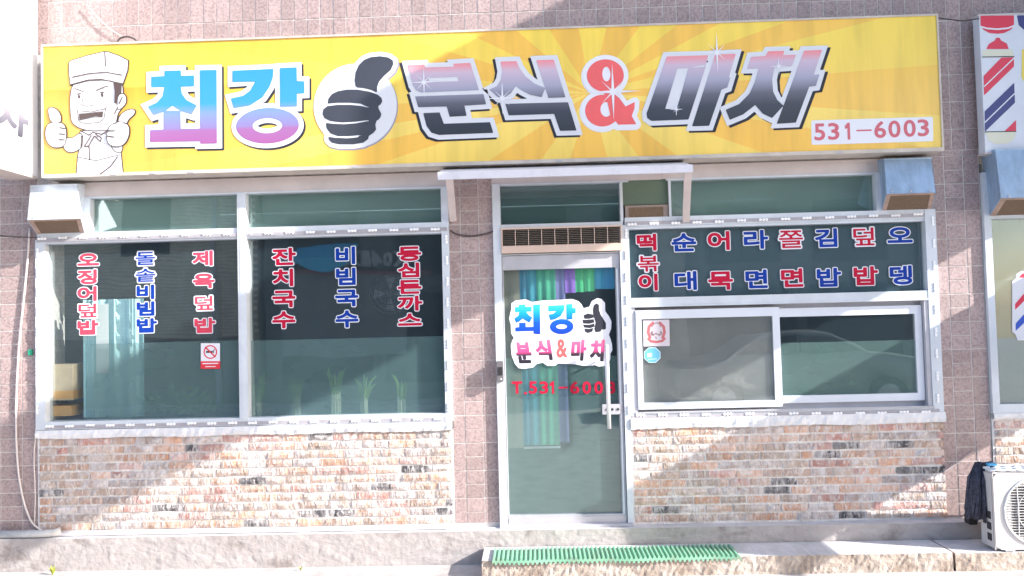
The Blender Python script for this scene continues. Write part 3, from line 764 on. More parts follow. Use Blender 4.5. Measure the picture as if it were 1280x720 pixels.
# menu lettering: eight dishes
word(W2, '떡볶이', [(809, 303), (810.5, 329.5), (811, 353)], M_red, .165, .112)
colsR = [('순대', 855, 857.5, 303, 351, 1), ('어묵', 899.5, 901, 301, 350.5, 0), ('라면', 944, 946, 299.5, 349, 1), ('쫄면', 989, 990.5, 299, 347.5, 0), ('김밥', 1034, 1035.5, 297.5, 347, 1), ('덮밥', 1080, 1081.5, 296, 345, 0), ('오뎅', 1125, 1126.5, 294.5, 344, 1)]
for w_, xa_, xb_, ya, yb_, bl in colsR: word(W2, w_, [(xa_, ya), (xb_, yb_)], M_blue if bl else M_red, .186, .126)
# bay between door transom and window: green panel, small brown vent
bx('side_panel', xk + .024, xf0 - .006, .0, .05, zm((800, 256)), zr1 + .02, mat('green_side_panel', (.13, .19, .14), .5, n=.15, ns=4), W2)
a, b_ = P(781, 257.5), P(835.5, 276); bx('vent_box', a[0], b_[0], -.016, .05, b_[1] - .008, a[1], mat('brown_metal_box', (.34, .27, .24), .5, n=.1), W2)
a, b_ = P(785.5, 260), P(829, 273.5); bx('vent_mesh', a[0], b_[0], -.019, -.0165, b_[1], a[1], M_mesh, W2)
# stickers on the left sash
yy = -.014; a = P(820, 416, yy)
def zz(pts): return [P(770 + x / 4.235, 360 + y / 4.235, yy) for x, y in pts]
em = [('line', zz([(195, 185), (175, 205), (170, 235), (180, 262)]), .010), ('line', zz([(232, 185), (252, 205), (257, 235), (247, 262)]), .010), ('line', zz([(172, 270), (185, 282), (215, 286), (245, 280), (257, 268)]), .009)]
em2 = [('line', zz([(190, 205), (200, 190), (215, 184), (230, 190), (236, 205)]), .0025), ('line', zz([(192, 235), (196, 250), (212, 240), (230, 250), (238, 234)]), .0035), ('line', zz([(192, 228), (185, 238), (190, 250)]), .0025), ('line', zz([(236, 226), (244, 238), (238, 250)]), .0025), ('line', zz([(210, 258), (214, 268)]), .0025)]
e1 = printed('emblem_sticker', [([mk(zz([(143, 170), (282, 167), (285, 307), (146, 310)]))], 0, yy, 0), (em, 0, yy - .001, 1), (em2, 0, yy - .0015, 2)], [mat('pale_pink_vinyl', (.66, .60, .66), .4), mat('faded_emblem_red', (.55, .16, .17), .4), mat('faded_brown_print', (.30, .17, .17), .4)], W2, .002)
e1['label'] = 'square pale sticker with round red emblem and ribbon'
oc = zz([(145 + 47 + 46 * math.cos(math.radians(22.5 + 45 * i)), 355 + 43 * math.sin(math.radians(22.5 + 45 * i))) for i in range(8)])
e2 = printed('octagon_sticker', [([mk(oc)], .002, yy, 0), ([mk(oc)], -.005, yy - .001, 1), ([mk(zz([(165, 345), (190, 343), (191, 365), (166, 367)]))] + [('line', zz([(170, 378), (215, 375)]), .003)], 0, yy - .0015, 0)], [mat('pale_sticker_edge', (.55, .75, .82), .4), mat('sky_blue_vinyl', (.15, .48, .66), .4)], W2, .002)
e2['label'] = 'light blue octagonal sticker below the emblem'

# ================================================================== MAIN SIGN
YS = -.2
sg = empty('shop_sign', (-.3, YS, zm((54, 221), (1177, 185), Y=YS))); tag(sg, 'long yellow box shop sign with chef, thumbs-up and big lettering over the whole shop front', 'sign')
sX0, sX1 = xm((55, 59.3), (53.5, 220.7), Y=YS), xm((1170.7, 19), (1176.7, 185), Y=YS)
sZ1, sZ0 = zm((55, 59.3), (1170.7, 19), Y=YS), zm((53.5, 219), (1176.7, 183.5), Y=YS)
MY = bpy.data.materials.new('sunburst_sign_print'); MY.use_nodes = True
N = MY.node_tree.nodes; L = MY.node_tree.links; b = N['Principled BSDF']; b.inputs['Roughness'].default_value = .32
tc = N.new('ShaderNodeTexCoord'); sp = N.new('ShaderNodeSeparateXYZ'); L.new(tc.outputs['Object'], sp.inputs[0])
rcx, rcz = P(738, 116, YS)
def mth(op, a, b_=None, c_=None):
    m_ = N.new('ShaderNodeMath'); m_.operation = op
    for i, q in enumerate((a, b_, c_)):
        if q is None: continue
        if isinstance(q, (int, float)): m_.inputs[i].default_value = q
        else: L.new(q, m_.inputs[i])
    return m_.outputs[0]
dx_ = mth('SUBTRACT', sp.outputs['X'], rcx); dz_ = mth('SUBTRACT', sp.outputs['Z'], rcz)
ang = mth('ARCTAN2', dz_, dx_); au = mth('ADD', mth('DIVIDE', ang, 2 * math.pi), .5)
rr = N.new('ShaderNodeValToRGB'); rr.color_ramp.interpolation = 'LINEAR'
# ray edges measured as pixels, turned into angles about the centre of the burst
edges = [(175, 140), (175, 190), (330, 200), (480, 200), (600, 205), (670, 205), (710, 205), (760, 205), (800, 200), (850, 200), (960, 195), (1170, 190), (1170, 150), (1170, 82), (1100, 30), (1000, 24), (905, 28), (850, 32), (800, 33), (760, 36), (725, 36), (690, 38), (650, 40), (590, 42), (500, 45), (300, 58), (200, 75)]
th_ = sorted([(math.atan2(P(x, y, YS)[1] - rcz, P(x, y, YS)[0] - rcx) / (2 * math.pi) + .5) for x, y in edges])
th_ = [t for t in th_][:15 * 2][:26]
el = rr.color_ramp.elements; el[0].position = 0; el[0].color = (0, 0, 0, 1); el[1].position = th_[0]; el[1].color = (0, 0, 0, 1)
rr.color_ramp.interpolation = 'CONSTANT'
el[1].color = (1, 1, 1, 1)
for i, t in enumerate(th_[1:]):
    e = el.new(t); v = 0.0 if i % 2 == 0 else 1.0; e.color = (v, v, v, 1)
L.new(au, rr.inputs[0])
dist = mth('SQRT', mth('ADD', mth('MULTIPLY', dx_, dx_), mth('MULTIPLY', dz_, dz_)))
lm = N.new('ShaderNodeMapRange'); lm.inputs['From Min'].default_value = 1.2; lm.inputs['From Max'].default_value = 3.6; lm.inputs['To Min'].default_value = 1; lm.inputs['To Max'].default_value = .35
L.new(dist, lm.inputs['Value'])
zn = N.new('ShaderNodeMapRange'); zn.inputs['From Min'].default_value = sZ0; zn.inputs['From Max'].default_value = sZ1; L.new(sp.outputs['Z'], zn.inputs['Value'])
base = N.new('ShaderNodeValToRGB'); be = base.color_ramp.elements
be.new(.4); be.new(.62)
for e, (p_, c_) in zip(be, [(0, (.92, .66, .13)), (.38, (.96, .72, .17)), (.6, (.94, .68, .11)), (1, (.95, .70, .09))]): e.position = p_; e.color = (*c_, 1)
L.new(zn.outputs[0], base.inputs[0])
mx1 = N.new('ShaderNodeMixRGB'); mx1.inputs[2].default_value = (.92, .50, .075, 1); L.new(base.outputs[0], mx1.inputs[1])
L.new(mth('MULTIPLY', mth('MULTIPLY', rr.outputs[0], lm.outputs[0]), .75), mx1.inputs[0])
# left end: orange band in the middle of the panel
lx = N.new('ShaderNodeMapRange'); lx.inputs['From Min'].default_value = -1.6; lx.inputs['From Max'].default_value = -3.4; L.new(sp.outputs['X'], lx.inputs['Value'])
bd = N.new('ShaderNodeValToRGB'); q = bd.color_ramp.elements; q.new(.3); q.new(.5); q.new(.68); q.new(.70)
for e, (p_, v) in zip(q, [(0, .15), (.3, .25), (.5, .7), (.655, 1), (.665, .12), (1, .05)]): e.position = p_; e.color = (v, v, v, 1)
L.new(zn.outputs[0], bd.inputs[0])
mx2 = N.new('ShaderNodeMixRGB'); mx2.inputs[2].default_value = (.90, .38, .035, 1); L.new(mx1.outputs[0], mx2.inputs[1])
L.new(mth('MULTIPLY', mth('MULTIPLY', bd.outputs[0], lx.outputs[0]), .85), mx2.inputs[0])
nz = N.new('ShaderNodeTexNoise'); nz.inputs['Scale'].default_value = 1.5; nz.inputs['Detail'].default_value = 5; L.new(tc.outputs['Object'], nz.inputs['Vector'])
mx3 = N.new('ShaderNodeMixRGB'); mx3.blend_type = 'MULTIPLY'; mx3.inputs[0].default_value = .25; L.new(mx2.outputs[0], mx3.inputs[1]); L.new(nz.outputs[0], mx3.inputs[2])
mr = N.new('ShaderNodeBrightContrast'); L.new(mx2.outputs[0], mr.inputs[0]); 
hs_ = N.new('ShaderNodeHueSaturation'); hv = N.new('ShaderNodeMapRange'); hv.inputs['From Min'].default_value = -3.6; hv.inputs['From Max'].default_value = -.6; hv.inputs['To Min'].default_value = .66; hv.inputs['To Max'].default_value = 1.0  # print darkened toward the left end to offset the sun falling there
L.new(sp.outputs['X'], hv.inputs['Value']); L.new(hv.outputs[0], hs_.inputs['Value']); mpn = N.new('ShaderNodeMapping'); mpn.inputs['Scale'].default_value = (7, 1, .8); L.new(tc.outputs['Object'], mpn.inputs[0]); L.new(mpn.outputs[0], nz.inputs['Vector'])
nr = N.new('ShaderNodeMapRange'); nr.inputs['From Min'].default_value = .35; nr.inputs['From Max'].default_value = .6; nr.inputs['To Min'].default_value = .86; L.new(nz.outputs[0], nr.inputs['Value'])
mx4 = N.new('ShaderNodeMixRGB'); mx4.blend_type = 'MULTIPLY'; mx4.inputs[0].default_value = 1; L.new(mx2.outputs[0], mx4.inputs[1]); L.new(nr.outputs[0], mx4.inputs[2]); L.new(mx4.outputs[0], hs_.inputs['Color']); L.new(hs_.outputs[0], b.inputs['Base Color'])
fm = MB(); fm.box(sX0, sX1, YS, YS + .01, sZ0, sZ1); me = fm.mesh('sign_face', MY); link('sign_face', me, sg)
bd_ = MB(); M_case = mat('sign_case_metal', (.62, .56, .50), .45, n=.2, ns=6)
e_ = .012
bd_.box(sX0 - e_, sX1 + e_, YS - .008, -.02, sZ1, sZ1 + .014); bd_.box(sX0 - e_, sX1 + e_, YS - .008, -.02, sZ0 - .026, sZ0)
bd_.box(sX0 - e_, sX0, YS - .0085, -.02, sZ0, sZ1); bd_.box(sX1, sX1 + e_, YS - .0085, -.02, sZ0, sZ1); bd_.box(sX0, sX1, -.03, -.02, sZ0, sZ1)
bd_.build('sign_case', M_case, sg)
for px in (143, 192, 240, 445, 700, 870, 1050): 
    x = P(px, 218, YS)[0]; bx('clip', x - .018, x + .018, YS - .013, YS - .0085, sZ0 - .022, sZ0 - .010, M_alud, sg)
def hexlin(c): 
    return tuple(((v / 255) / 12.92 if v / 255 < .04 else ((v / 255 + .055) / 1.055) ** 2.4) for v in c)
zp = lambda py, px=640: P(px, py, YS)[1]
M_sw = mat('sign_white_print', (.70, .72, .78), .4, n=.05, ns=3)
G_cy = ramp_mat('cyan_purple_print', zm((180, 183), (380, 180), Y=YS), zm((200, 88), (370, 84), Y=YS), [(0, (.33, .105, .30)), (.2, (.31, .13, .33)), (.235, (.24, .19, .42)), (.42, (.19, .27, .48)), (.55, (.045, .28, .45)), (1, (.035, .27, .47))])
G_bk = ramp_mat('pink_silver_black_print', zm((520, 168), (1000, 150), Y=YS), zm((520, 80), (1000, 63), Y=YS), [(0, (.03, .033, .045)), (.25, (.045, .05, .07)), (.42, (.12, .12, .16)), (.62, (.36, .36, .48)), (.85, (.58, .46, .58)), (1, (.85, .24, .26))])
def sign_letter(polys, grow, m, shadow, holes=None, name='sign_letter', inner=None):
    a, b_, c_ = YS - .0015, YS - .003, YS - .0045
    return printed(name, [(polys, grow, a, 0, shadow), (polys, grow, b_, 1), (polys, 0, c_, 2)], [M_ink, M_white, m], sg, .0045)
Z1 = zoomer(5.143, 170, 60, YS); Z2 = zoomer(4.5, 490, 40, YS); Z3 = zoomer(3.879, 720, 40, YS)
def grown(poly, g):
    """mitre-grown copy so outline corners stay sharp"""
    p = np.array(poly); A = .5 * np.sum(p[:, 0] * np.roll(p[:, 1], -1) - np.roll(p[:, 0], -1) * p[:, 1]); s = 1 if A > 0 else -1; out = []
    for i in range(len(p)):
        a, b_, c_ = p[i - 1], p[i], p[(i + 1) % len(p)]
        d1 = (b_ - a) / np.linalg.norm(b_ - a); d2 = (c_ - b_) / np.linalg.norm(c_ - b_)
        n1 = np.array([d1[1], -d1[0]]) * s; n2 = np.array([d2[1], -d2[0]]) * s; m = n1 + n2; m /= max(np.linalg.norm(m), .3)
        out.append(tuple(b_ + m * g / max(m @ n1, .62)))
    return out
def letter(polys, grow, m, shadow, extra=(), fill=()):
    """polys sharp-cornered strokes; extra: ready shapes (rings)"""
    G = [('poly', [grown(p, grow)]) for p in polys]; O = [('poly', [p]) for p in polys]
    a, b_, c_ = YS - .0015, YS - .003, YS - .0045
    G = G + [('poly', [q]) for q in fill]
    lay = [(G, .001, a, 0, shadow), (G, .001, b_, 1)]
    if extra: lay = [(G + [(e[0], e[1]) for e in ()], .001, a, 0, shadow), (list(extra), grow, a - .0002, 0, shadow), (G, .001, b_, 1), (list(extra), grow, b_ - .0002, 1)]
    lay.append((O + list(extra), 0, c_ - .0004, 2))
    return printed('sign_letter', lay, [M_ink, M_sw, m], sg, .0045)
sh = (.014, -.014)
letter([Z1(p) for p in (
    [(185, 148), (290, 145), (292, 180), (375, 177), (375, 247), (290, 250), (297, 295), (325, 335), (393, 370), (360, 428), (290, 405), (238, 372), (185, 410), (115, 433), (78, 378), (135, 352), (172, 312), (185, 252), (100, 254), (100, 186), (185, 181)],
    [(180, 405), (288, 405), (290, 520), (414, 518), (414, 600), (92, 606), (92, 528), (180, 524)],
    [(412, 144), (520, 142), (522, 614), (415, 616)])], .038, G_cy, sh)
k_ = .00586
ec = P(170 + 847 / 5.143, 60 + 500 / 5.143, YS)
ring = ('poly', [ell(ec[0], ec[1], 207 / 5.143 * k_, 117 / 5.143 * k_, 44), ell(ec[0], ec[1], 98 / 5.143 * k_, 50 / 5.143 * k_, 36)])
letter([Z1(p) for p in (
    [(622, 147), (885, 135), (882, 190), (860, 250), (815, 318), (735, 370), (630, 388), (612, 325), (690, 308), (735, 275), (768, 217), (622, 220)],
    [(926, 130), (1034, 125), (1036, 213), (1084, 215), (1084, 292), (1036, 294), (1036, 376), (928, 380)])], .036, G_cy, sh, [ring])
sh = (-.018, -.014)
bi = Z2([(88, 188), (182, 184), (188, 200), (350, 196), (345, 180), (440, 175), (490, 328), (165, 341), (135, 328), (118, 300)])
bh = Z2([(205, 258), (368, 252), (375, 278), (212, 284)])
letter([Z2([(130, 363), (515, 350), (530, 408), (408, 415), (420, 472), (325, 478), (308, 420), (148, 424)]),
        Z2([(176, 457), (268, 453), (292, 517), (552, 508), (570, 568), (265, 580), (222, 567), (195, 530)]), Z2([(88, 188), (182, 184), (205, 258), (212, 284), (375, 278), (368, 252), (345, 180), (440, 175), (490, 328), (165, 341), (135, 328), (118, 300)]), Z2([(180, 201), (355, 196), (370, 253), (195, 259)])], .034, G_bk, sh)
letter([Z2(p) for p in (
    [(610, 168), (700, 165), (715, 200), (750, 250), (800, 290), (862, 316), (842, 368), (780, 355), (735, 332), (697, 306), (670, 345), (625, 374), (600, 370), (548, 325), (590, 305), (612, 270), (620, 220)],
    [(812, 160), (910, 157), (976, 368), (880, 372)], [(637, 405), (990, 396), (1038, 555), (945, 557), (912, 462), (657, 470)])], .034, G_bk, sh)
# ampersand
def E3(cx_, cy_, rx_, ry_): c = P(720 + cx_ / 3.879, 40 + cy_ / 3.879, YS); return ell(c[0], c[1], rx_ / 3.879 * k_, ry_ / 3.879 * k_, 36)
ampS = [('poly', [E3(142, 212, 90, 80), E3(147, 205, 20, 36)]), ('poly', [E3(128, 382, 84, 78), E3(146, 376, 28, 36)]),
        ('poly', [Z3([(118, 262), (165, 262), (240, 362), (285, 340), (283, 372), (270, 408), (292, 448), (205, 450), (165, 400), (150, 330)])])]
printed('sign_letter', [(ampS, .036, YS - .0015, 0, (-.006, -.006)), (ampS, .034, YS - .003, 0), (ampS, 0, YS - .0048, 1)], [M_white, M_coral], sg, .0045)
sh = (.020, -.014)
letter([Z3([(440, 120), (640, 114), (625, 174), (492, 177), (432, 374), (490, 374), (545, 174), (625, 160), (535, 425), (365, 432), (345, 418), (342, 395)]), Z3([(548, 174), (628, 170), (545, 425), (470, 428), (488, 372)]),
        Z3([(674, 112), (774, 107), (740, 222), (748, 222), (733, 270), (705, 280), (645, 455), (562, 458)])], .034, G_bk, sh, fill=[Z3([(480, 170), (560, 168), (560, 385), (425, 385)])])
letter([Z3([(930, 95), (1010, 92), (1003, 113), (1066, 111), (1046, 166), (962, 172), (950, 230), (955, 290), (975, 330), (1005, 358), (950, 418), (905, 397), (868, 355), (810, 400), (745, 427), (725, 378), (790, 350), (840, 300), (868, 240), (885, 178), (828, 180), (848, 122), (918, 117)]),
        Z3([(1105, 92), (1192, 88), (1152, 208), (1180, 206), (1162, 262), (1130, 266), (1065, 440), (972, 446)])], .034, G_bk, sh)
# sparkles
def star(cx_, cz_, R, n_=4, ph=0, w=.09, short=.5):
    out = []
    for i in range(n_):
        a = ph + i * 2 * math.pi / n_; out.append([(cx_ + R * math.cos(a), cz_ + R * math.sin(a)), (cx_ + R * w * math.cos(a + 1.57), cz_ + R * w * math.sin(a + 1.57)), (cx_ - R * w * math.cos(a), cz_ - R * w * math.sin(a)), (cx_ - R * w * math.cos(a + 1.57), cz_ - R * w * math.sin(a + 1.57))])
    return [('poly', [p]) for p in out]
for (px, py, R, R2) in ((530, 103, .12, .085), (628, 123, .14, .09), (766, 115, .21, .12), (896, 66, .15, .09), (845, 137, .07, .04), (973, 83, .085, .05)):
    c = P(px, py, YS); s_ = star(c[0], c[1], R, 4, math.pi / 2, .055) + star(c[0], c[1], R2, 4, math.pi / 4, .05)
    printed('sparkle', [(s_, 0, YS - .0075, 0)], [M_white], sg, .003)
# thumbs up
Zt = zoomer(5.333, 385, 60, YS)
thumb = [Zt(p) for p in (
    [(318, 255), (312, 215), (318, 165), (340, 115), (375, 80), (420, 62), (480, 56), (535, 64), (566, 84), (570, 108), (552, 148), (505, 190), (475, 225), (462, 260), (460, 298), (420, 280), (370, 268), (330, 265)],
    [(132, 372), (137, 340), (160, 308), (200, 289), (260, 278), (330, 278), (410, 292), (465, 312), (492, 335), (496, 358), (485, 378), (466, 390), (395, 392), (350, 372), (280, 366), (200, 366)],
    [(98, 440), (103, 410), (130, 388), (200, 380), (280, 380), (350, 387), (396, 397), (470, 385), (472, 405), (490, 440), (485, 462), (468, 482), (380, 484), (320, 492), (230, 497), (150, 488), (110, 468)],
    [(120, 500), (170, 506), (240, 509), (320, 503), (385, 491), (462, 478), (450, 510), (455, 545), (440, 565), (410, 585), (340, 582), (270, 588), (200, 588), (150, 570), (125, 535)],
    [(138, 592), (180, 599), (260, 603), (330, 597), (345, 586), (408, 582), (402, 608), (370, 632), (300, 643), (210, 643), (160, 632), (140, 612)])]
cc = P(385 + 315 / 5.333, 60 + 385 / 5.333, YS)
disc = [('poly', [ell(cc[0], cc[1], 283 / 5.333 * k_, 287 / 5.333 * k_, 60)])] ; tp = [('poly', [p]) for p in thumb]
th_o = printed('thumbs_up_emblem', [(disc, 0, YS - .0012, 2, (.008, -.008)), (tp, .036, YS - .0014, 2, (.008, -.008)), (disc, 0, YS - .003, 0), (tp, .034, YS - .0034, 0), (tp, 0, YS - .005, 1)], [M_sw, M_inkg, mat('soft_shadow_print', (.30, .30, .40), .4)], sg, .0045)
th_o['label'] = 'dark fist with raised thumb on a white disc'
# chef drawing
Zc = zoomer(4.238, 50, 55, YS)
def cp(*a): return ('poly', [Zc(list(a))])
def sm(pts, n_=3):
    P_ = np.array(pts, float)
    for _ in range(n_):
        q = []; 
        for i in range(len(P_)):
            a = P_[i]; b_ = P_[(i + 1) % len(P_)]; q += [.75 * a + .25 * b_, .25 * a + .75 * b_]
        P_ = np.array(q)
    return [tuple(p) for p in P_]
def cs(*a): return ('poly', [Zc(sm(a, 2))])
hat = cp((158, 97), (175, 88), (250, 65), (340, 44), (360, 44), (420, 65), (468, 90), (465, 140), (440, 213), (380, 195), (330, 190), (260, 192), (165, 218), (157, 150))
face = cs((165, 205), (250, 185), (400, 190), (440, 215), (440, 270), (458, 280), (458, 315), (430, 345), (412, 370), (405, 415), (385, 455), (330, 458), (250, 458), (190, 435), (163, 400))
hair = cp((392, 203), (438, 214), (436, 262), (420, 275), (408, 320), (398, 315), (400, 250))
ear = cs((415, 275), (440, 262), (458, 280), (458, 315), (430, 345), (410, 345))
body = cp((215, 465), (290, 452), (365, 460), (425, 480), (430, 590), (440, 690), (195, 690), (203, 590), (215, 545))
arm = cs((225, 462), (170, 505), (140, 495), (120, 540), (150, 575), (190, 570), (225, 545))
armr = cs((370, 455), (420, 440), (440, 540), (430, 580), (380, 560))
fistl = cs((35, 440), (60, 418), (110, 415), (142, 440), (140, 530), (110, 550), (60, 545), (32, 500))
thl = cs((62, 420), (45, 350), (60, 335), (95, 350), (115, 385), (110, 422))
fistr = cs((380, 430), (430, 412), (475, 430), (475, 490), (445, 540), (390, 545), (358, 520), (362, 460))
thr = cs((415, 418), (430, 375), (470, 350), (505, 348), (505, 372), (470, 400), (462, 425))
white_parts = [hat, face, ear, body, arm, armr, fistl, thl, fistr, thr]
def ln(w, *p): return ('line', Zc(list(p)), w)
W_ = .0045
lines = [ln(W_, (348, 46), (352, 120)), ln(W_, (175, 178), (260, 160), (350, 152), (440, 168)), ln(W_, (165, 218), (260, 193), (330, 190), (440, 213)),
    ln(.004, (188, 238), (235, 255)), ln(.004, (302, 248), (350, 228), (365, 226)), ln(.009, (211, 278), (213, 286)), ln(.009, (333, 268), (335, 278)), ln(W_, (200, 268), (222, 266)), ln(W_, (322, 258), (342, 260)),
    ln(.003, (235, 280), (225, 325), (250, 332), (288, 328)), ln(W_, (415, 340), (400, 372)), ln(W_, (440, 285), (425, 318)),
    ln(.003, (195, 355), (275, 362), (350, 345), (362, 335)), ln(.003, (203, 358), (212, 415), (250, 425), (325, 415), (345, 395), (352, 345)),
    ln(W_, (220, 462), (265, 485), (285, 470), (330, 480), (370, 460)), ln(W_, (275, 490), (240, 545), (262, 545), (290, 495)), ln(W_, (295, 490), (325, 520), (330, 500), (300, 480)),
    ln(W_, (265, 545), (268, 615)), ln(.003, (203, 600), (300, 620), (428, 588)), ln(W_, (415, 600), (380, 650), (325, 690)), ln(W_, (105, 478), (138, 480)), ln(W_, (105, 508), (136, 510)), ln(W_, (110, 445), (140, 450)), ln(W_, (365, 462), (400, 462)), ln(W_, (360, 490), (398, 495)), ln(W_, (225, 490), (222, 545)),
    ln(.002, (58, 428), (112, 420)), ln(.002, (400, 425), (470, 425))]
for q in ((287, 533), (337, 533), (287, 579), (337, 579)): 
    c = Zc([q])[0]; lines.append(('poly', [ell(c[0], c[1], .014, .014, 16), ell(c[0], c[1], .0105, .0105, 16)]))
mouth = cp((210, 372), (340, 360), (335, 392), (300, 385), (215, 405))
chf = printed('chef_drawing', [(white_parts, .007, YS - .0015, 1)] , [M_white, M_line], sg, .003)
yy0 = YS - .0022
lay = []
for i, s_ in enumerate([body, armr, arm, face, ear, hat, thl, fistl, thr, fistr]):
    if i: lay.append(([s_], .0065, yy0 - i * .0009, 1))
    lay.append(([s_], -.0005, yy0 - i * .0009 - .00045, 0))
lay += [([hair, mouth], 0, yy0 - .0105, 1), (lines, 0, yy0 - .011, 1)]
bpy.data.objects.remove(chf)
chf = printed('chef_drawing', [(white_parts, .0075, YS - .0015, 1)] + lay, [M_sw, M_line], sg, .003)
chf['label'] = 'outline drawing of a grinning chef in a white hat holding both thumbs up'
# telephone panel
Y0 = YS - .0015
def rrect(x0, y0, x1, y1, Y): return [P(x0, y0, Y), P(x1, y0 - 4.5, Y), P(x1 + .5, y1 - 4.5, Y), P(x0 + .5, y1, Y)]
ph = []
for ch, px, py, w_ in (('5', 1024.5, 165, .072), ('3', 1042, 164.3, .074), ('1', 1060, 164, .052), ('–', 1080, 163, .105), ('6', 1100, 162, .078), ('0', 1118, 161.3, .080), ('0', 1137, 160.5, .080), ('3', 1154, 159.8, .074)):
    x, z = P(px, py, Y0); t_ = tight(ch); ph.append(one(x, z, .118, .012) if ch == '1' else glyph_at(ch, x, z, w_, .004 if ch == '–' else .118, 0, t_))
po = printed('phone_panel', [([('poly', [rrect(1016, 152.5, 1164, 179, Y0)])], .012, Y0, 0), (ph, .0035, Y0 - .0015, 1)], [M_white, mat('faded_crimson_print', (.62, .13, .17), .4)], sg, .0035)
po['label'] = 'white telephone number panel with crimson digits'

# ================================================================== AWNING
aw = empty('door_awning', (xm((706, 215)), -.2, 2.85)); tag(aw, 'thin white metal awning with two flat brackets above the door', 'awning')
ax0, ax1 = xm((547, 214), Y=-.45), xm((866, 206), Y=-.45); az1, az0 = zm((549, 214), (866, 206.5), Y=-.45), zm((549, 223), (866, 217), Y=-.45)
M_aw = mat('white_painted_sheet', (.70, .70, .77), .5, ns=7, col2=(.60, .60, .66), lo=.3, hi=.5, bump=.05)
bx('front_lip', ax0, ax1, -.453, -.438, az0, az1, M_aw, aw)
pn = MB(); pn.hexa([(ax0, -.4379, az1 - .012), (ax1, -.4379, az1 - .012), (ax1, .0, az1 + .10), (ax0, .0, az1 + .10), (ax0, -.4379, az1 - .002), (ax1, -.4379, az1 - .002), (ax1, .0, az1 + .112), (ax0, .0, az1 + .112)])
pn.build('sheet_panel', M_aw, aw)
M_br = mat('pale_bracket_paint', (.66, .58, .57), .5, n=.1)
def bracket(ax, bx_, zb_, x2):
    m = MB(); w = .026; t = az0 + .002
    m.hexa([(bx_ - w, -.035, zb_), (bx_ + w, -.035, zb_), (bx_ + w, -.03, zb_ + .03), (bx_ - w, -.03, zb_ + .03), (ax - w, -.43, t), (ax + w, -.43, t), (ax + w, -.41, t + .01), (ax - w, -.41, t + .01)])
    m.build('bracket', M_br, aw)
bracket(xm((562, 224), Y=-.42), xm((566.5, 277), Y=-.03), zm((566, 277), Y=-.03), 0)
bracket(xm((860, 222), Y=-.42), xm((857.5, 278), Y=-.03), zm((857, 278), Y=-.03), 0)

# ================================================================== HOODS
def hood(name_lab, tl, tr, bl, br, backbot, xs_side, m, grp, bounds):
    """front sheet tl,tr,bl,br (x,z at yf) ; slopes; open below"""
    yf_t, yf_b = bounds
    h = empty('vent_hood', ((tl[0] + tr[0]) / 2, 0, bl[1])); tag(h, name_lab, 'vent hood', grp)
    x0t, zt = tl; x1t, _ = tr; x0b, zb_ = bl; x1b, _ = br; zk = backbot
    X0, X1 = xs_side; t = .004
    b = MB()
    fr_ = [(x0t, yf_t, zt), (x1t, yf_t, zt), (x1b, yf_b, zb_), (x0b, yf_b, zb_)]
    bk = [(x0t, -.006, zt + .01), (x1t, -.006, zt + .01), (X1, -.006, zk), (X0, -.006, zk)]
    def plate(a, b_, c_, d_, nrm):
        o = Vector(nrm) * t; q = [Vector(v) for v in (a, b_, c_, d_)]; b.hexa([*q, *[v + o for v in q]])
    plate(fr_[0], fr_[1], fr_[2], fr_[3], (0, 1, 0)); plate(fr_[0], fr_[3], bk[3], bk[0], (1, 0, 0)); plate(fr_[1], fr_[2], bk[2], bk[1], (-1, 0, 0))
    plate(fr_[0], fr_[1], bk[1], bk[0], (0, 0, -1))
    b.build('hood_shell', m, h)
    for sx in (.12, .5, .88):
        px_ = x0b + (x1b - x0b) * sx; sc_w = MB(); sc_w.tube([(px_, yf_b - .004, zb_ + .016), (px_, yf_b + .002, zb_ + .016)], .006, 8); sc_w.build('screw', M_alud, h)
    sm_ = MB(); sm_.hexa([(x0t - .002, yf_t - .003, zt - .016), (x1t + .002, yf_t - .003, zt - .016), (x1t + .002, -.01, zt - .004), (x0t - .002, -.01, zt - .004), (x0t - .002, yf_t - .003, zt + .003), (x1t + .002, yf_t - .003, zt + .003), (x1t + .002, -.01, zt + .014), (x0t - .002, -.01, zt + .014)]); sm_.build('seam', m, h)
    # rim and filter mesh below
    r = MB(); e = .03
    def lerp(a, b_, s): return tuple(a[i] + (b_[i] - a[i]) * s for i in range(3))
    A, Bq, Cq, Dq = fr_[3], fr_[2], bk[2], bk[3]
    A = (A[0] + .005, A[1] + .006, A[2]); Bq = (Bq[0] - .005, Bq[1] + .006, Bq[2]); Cq = (Cq[0] - .005, Cq[1], Cq[2]); Dq = (Dq[0] + .005, Dq[1], Dq[2])
    ctr = tuple((A[i] + Bq[i] + Cq[i] + Dq[i]) / 4 for i in range(3))
    inn = [lerp(q, ctr, .17) for q in (A, Bq, Cq, Dq)]; outr = [A, Bq, Cq, Dq]
    for i in range(4):
        j = (i + 1) % 4; q = [outr[i], outr[j], inn[j], inn[i]]; r.hexa([*[(v[0], v[1], v[2] - .002) for v in q], *[(v[0], v[1], v[2] + .008) for v in q]])
    r.build('rim', mat('rusty_rim', (.46, .33, .27), .6, n=.25, ns=12), h)
    f = MB(); f.hexa([*[(v[0], v[1], v[2] + .001) for v in inn], *[(v[0], v[1], v[2] + .004) for v in inn]]); f.build('filter_mesh', M_mesh, h)
    return h
Yt, Yb_ = -.12, -.23
hood('weathered metal vent hood, blue-grey with reflected sky in its colour, above the right end of the menu window', P(1104.5, 199, Yt), P(1164, 196, Yt), P(1108, 242.5, Yb_), P(1170, 241.5, Yb_), zm((1103, 265)), (xm((1101, 265)), xm((1164, 262))), M_steel, 'sheet metal vent hoods', (Yt, Yb_))
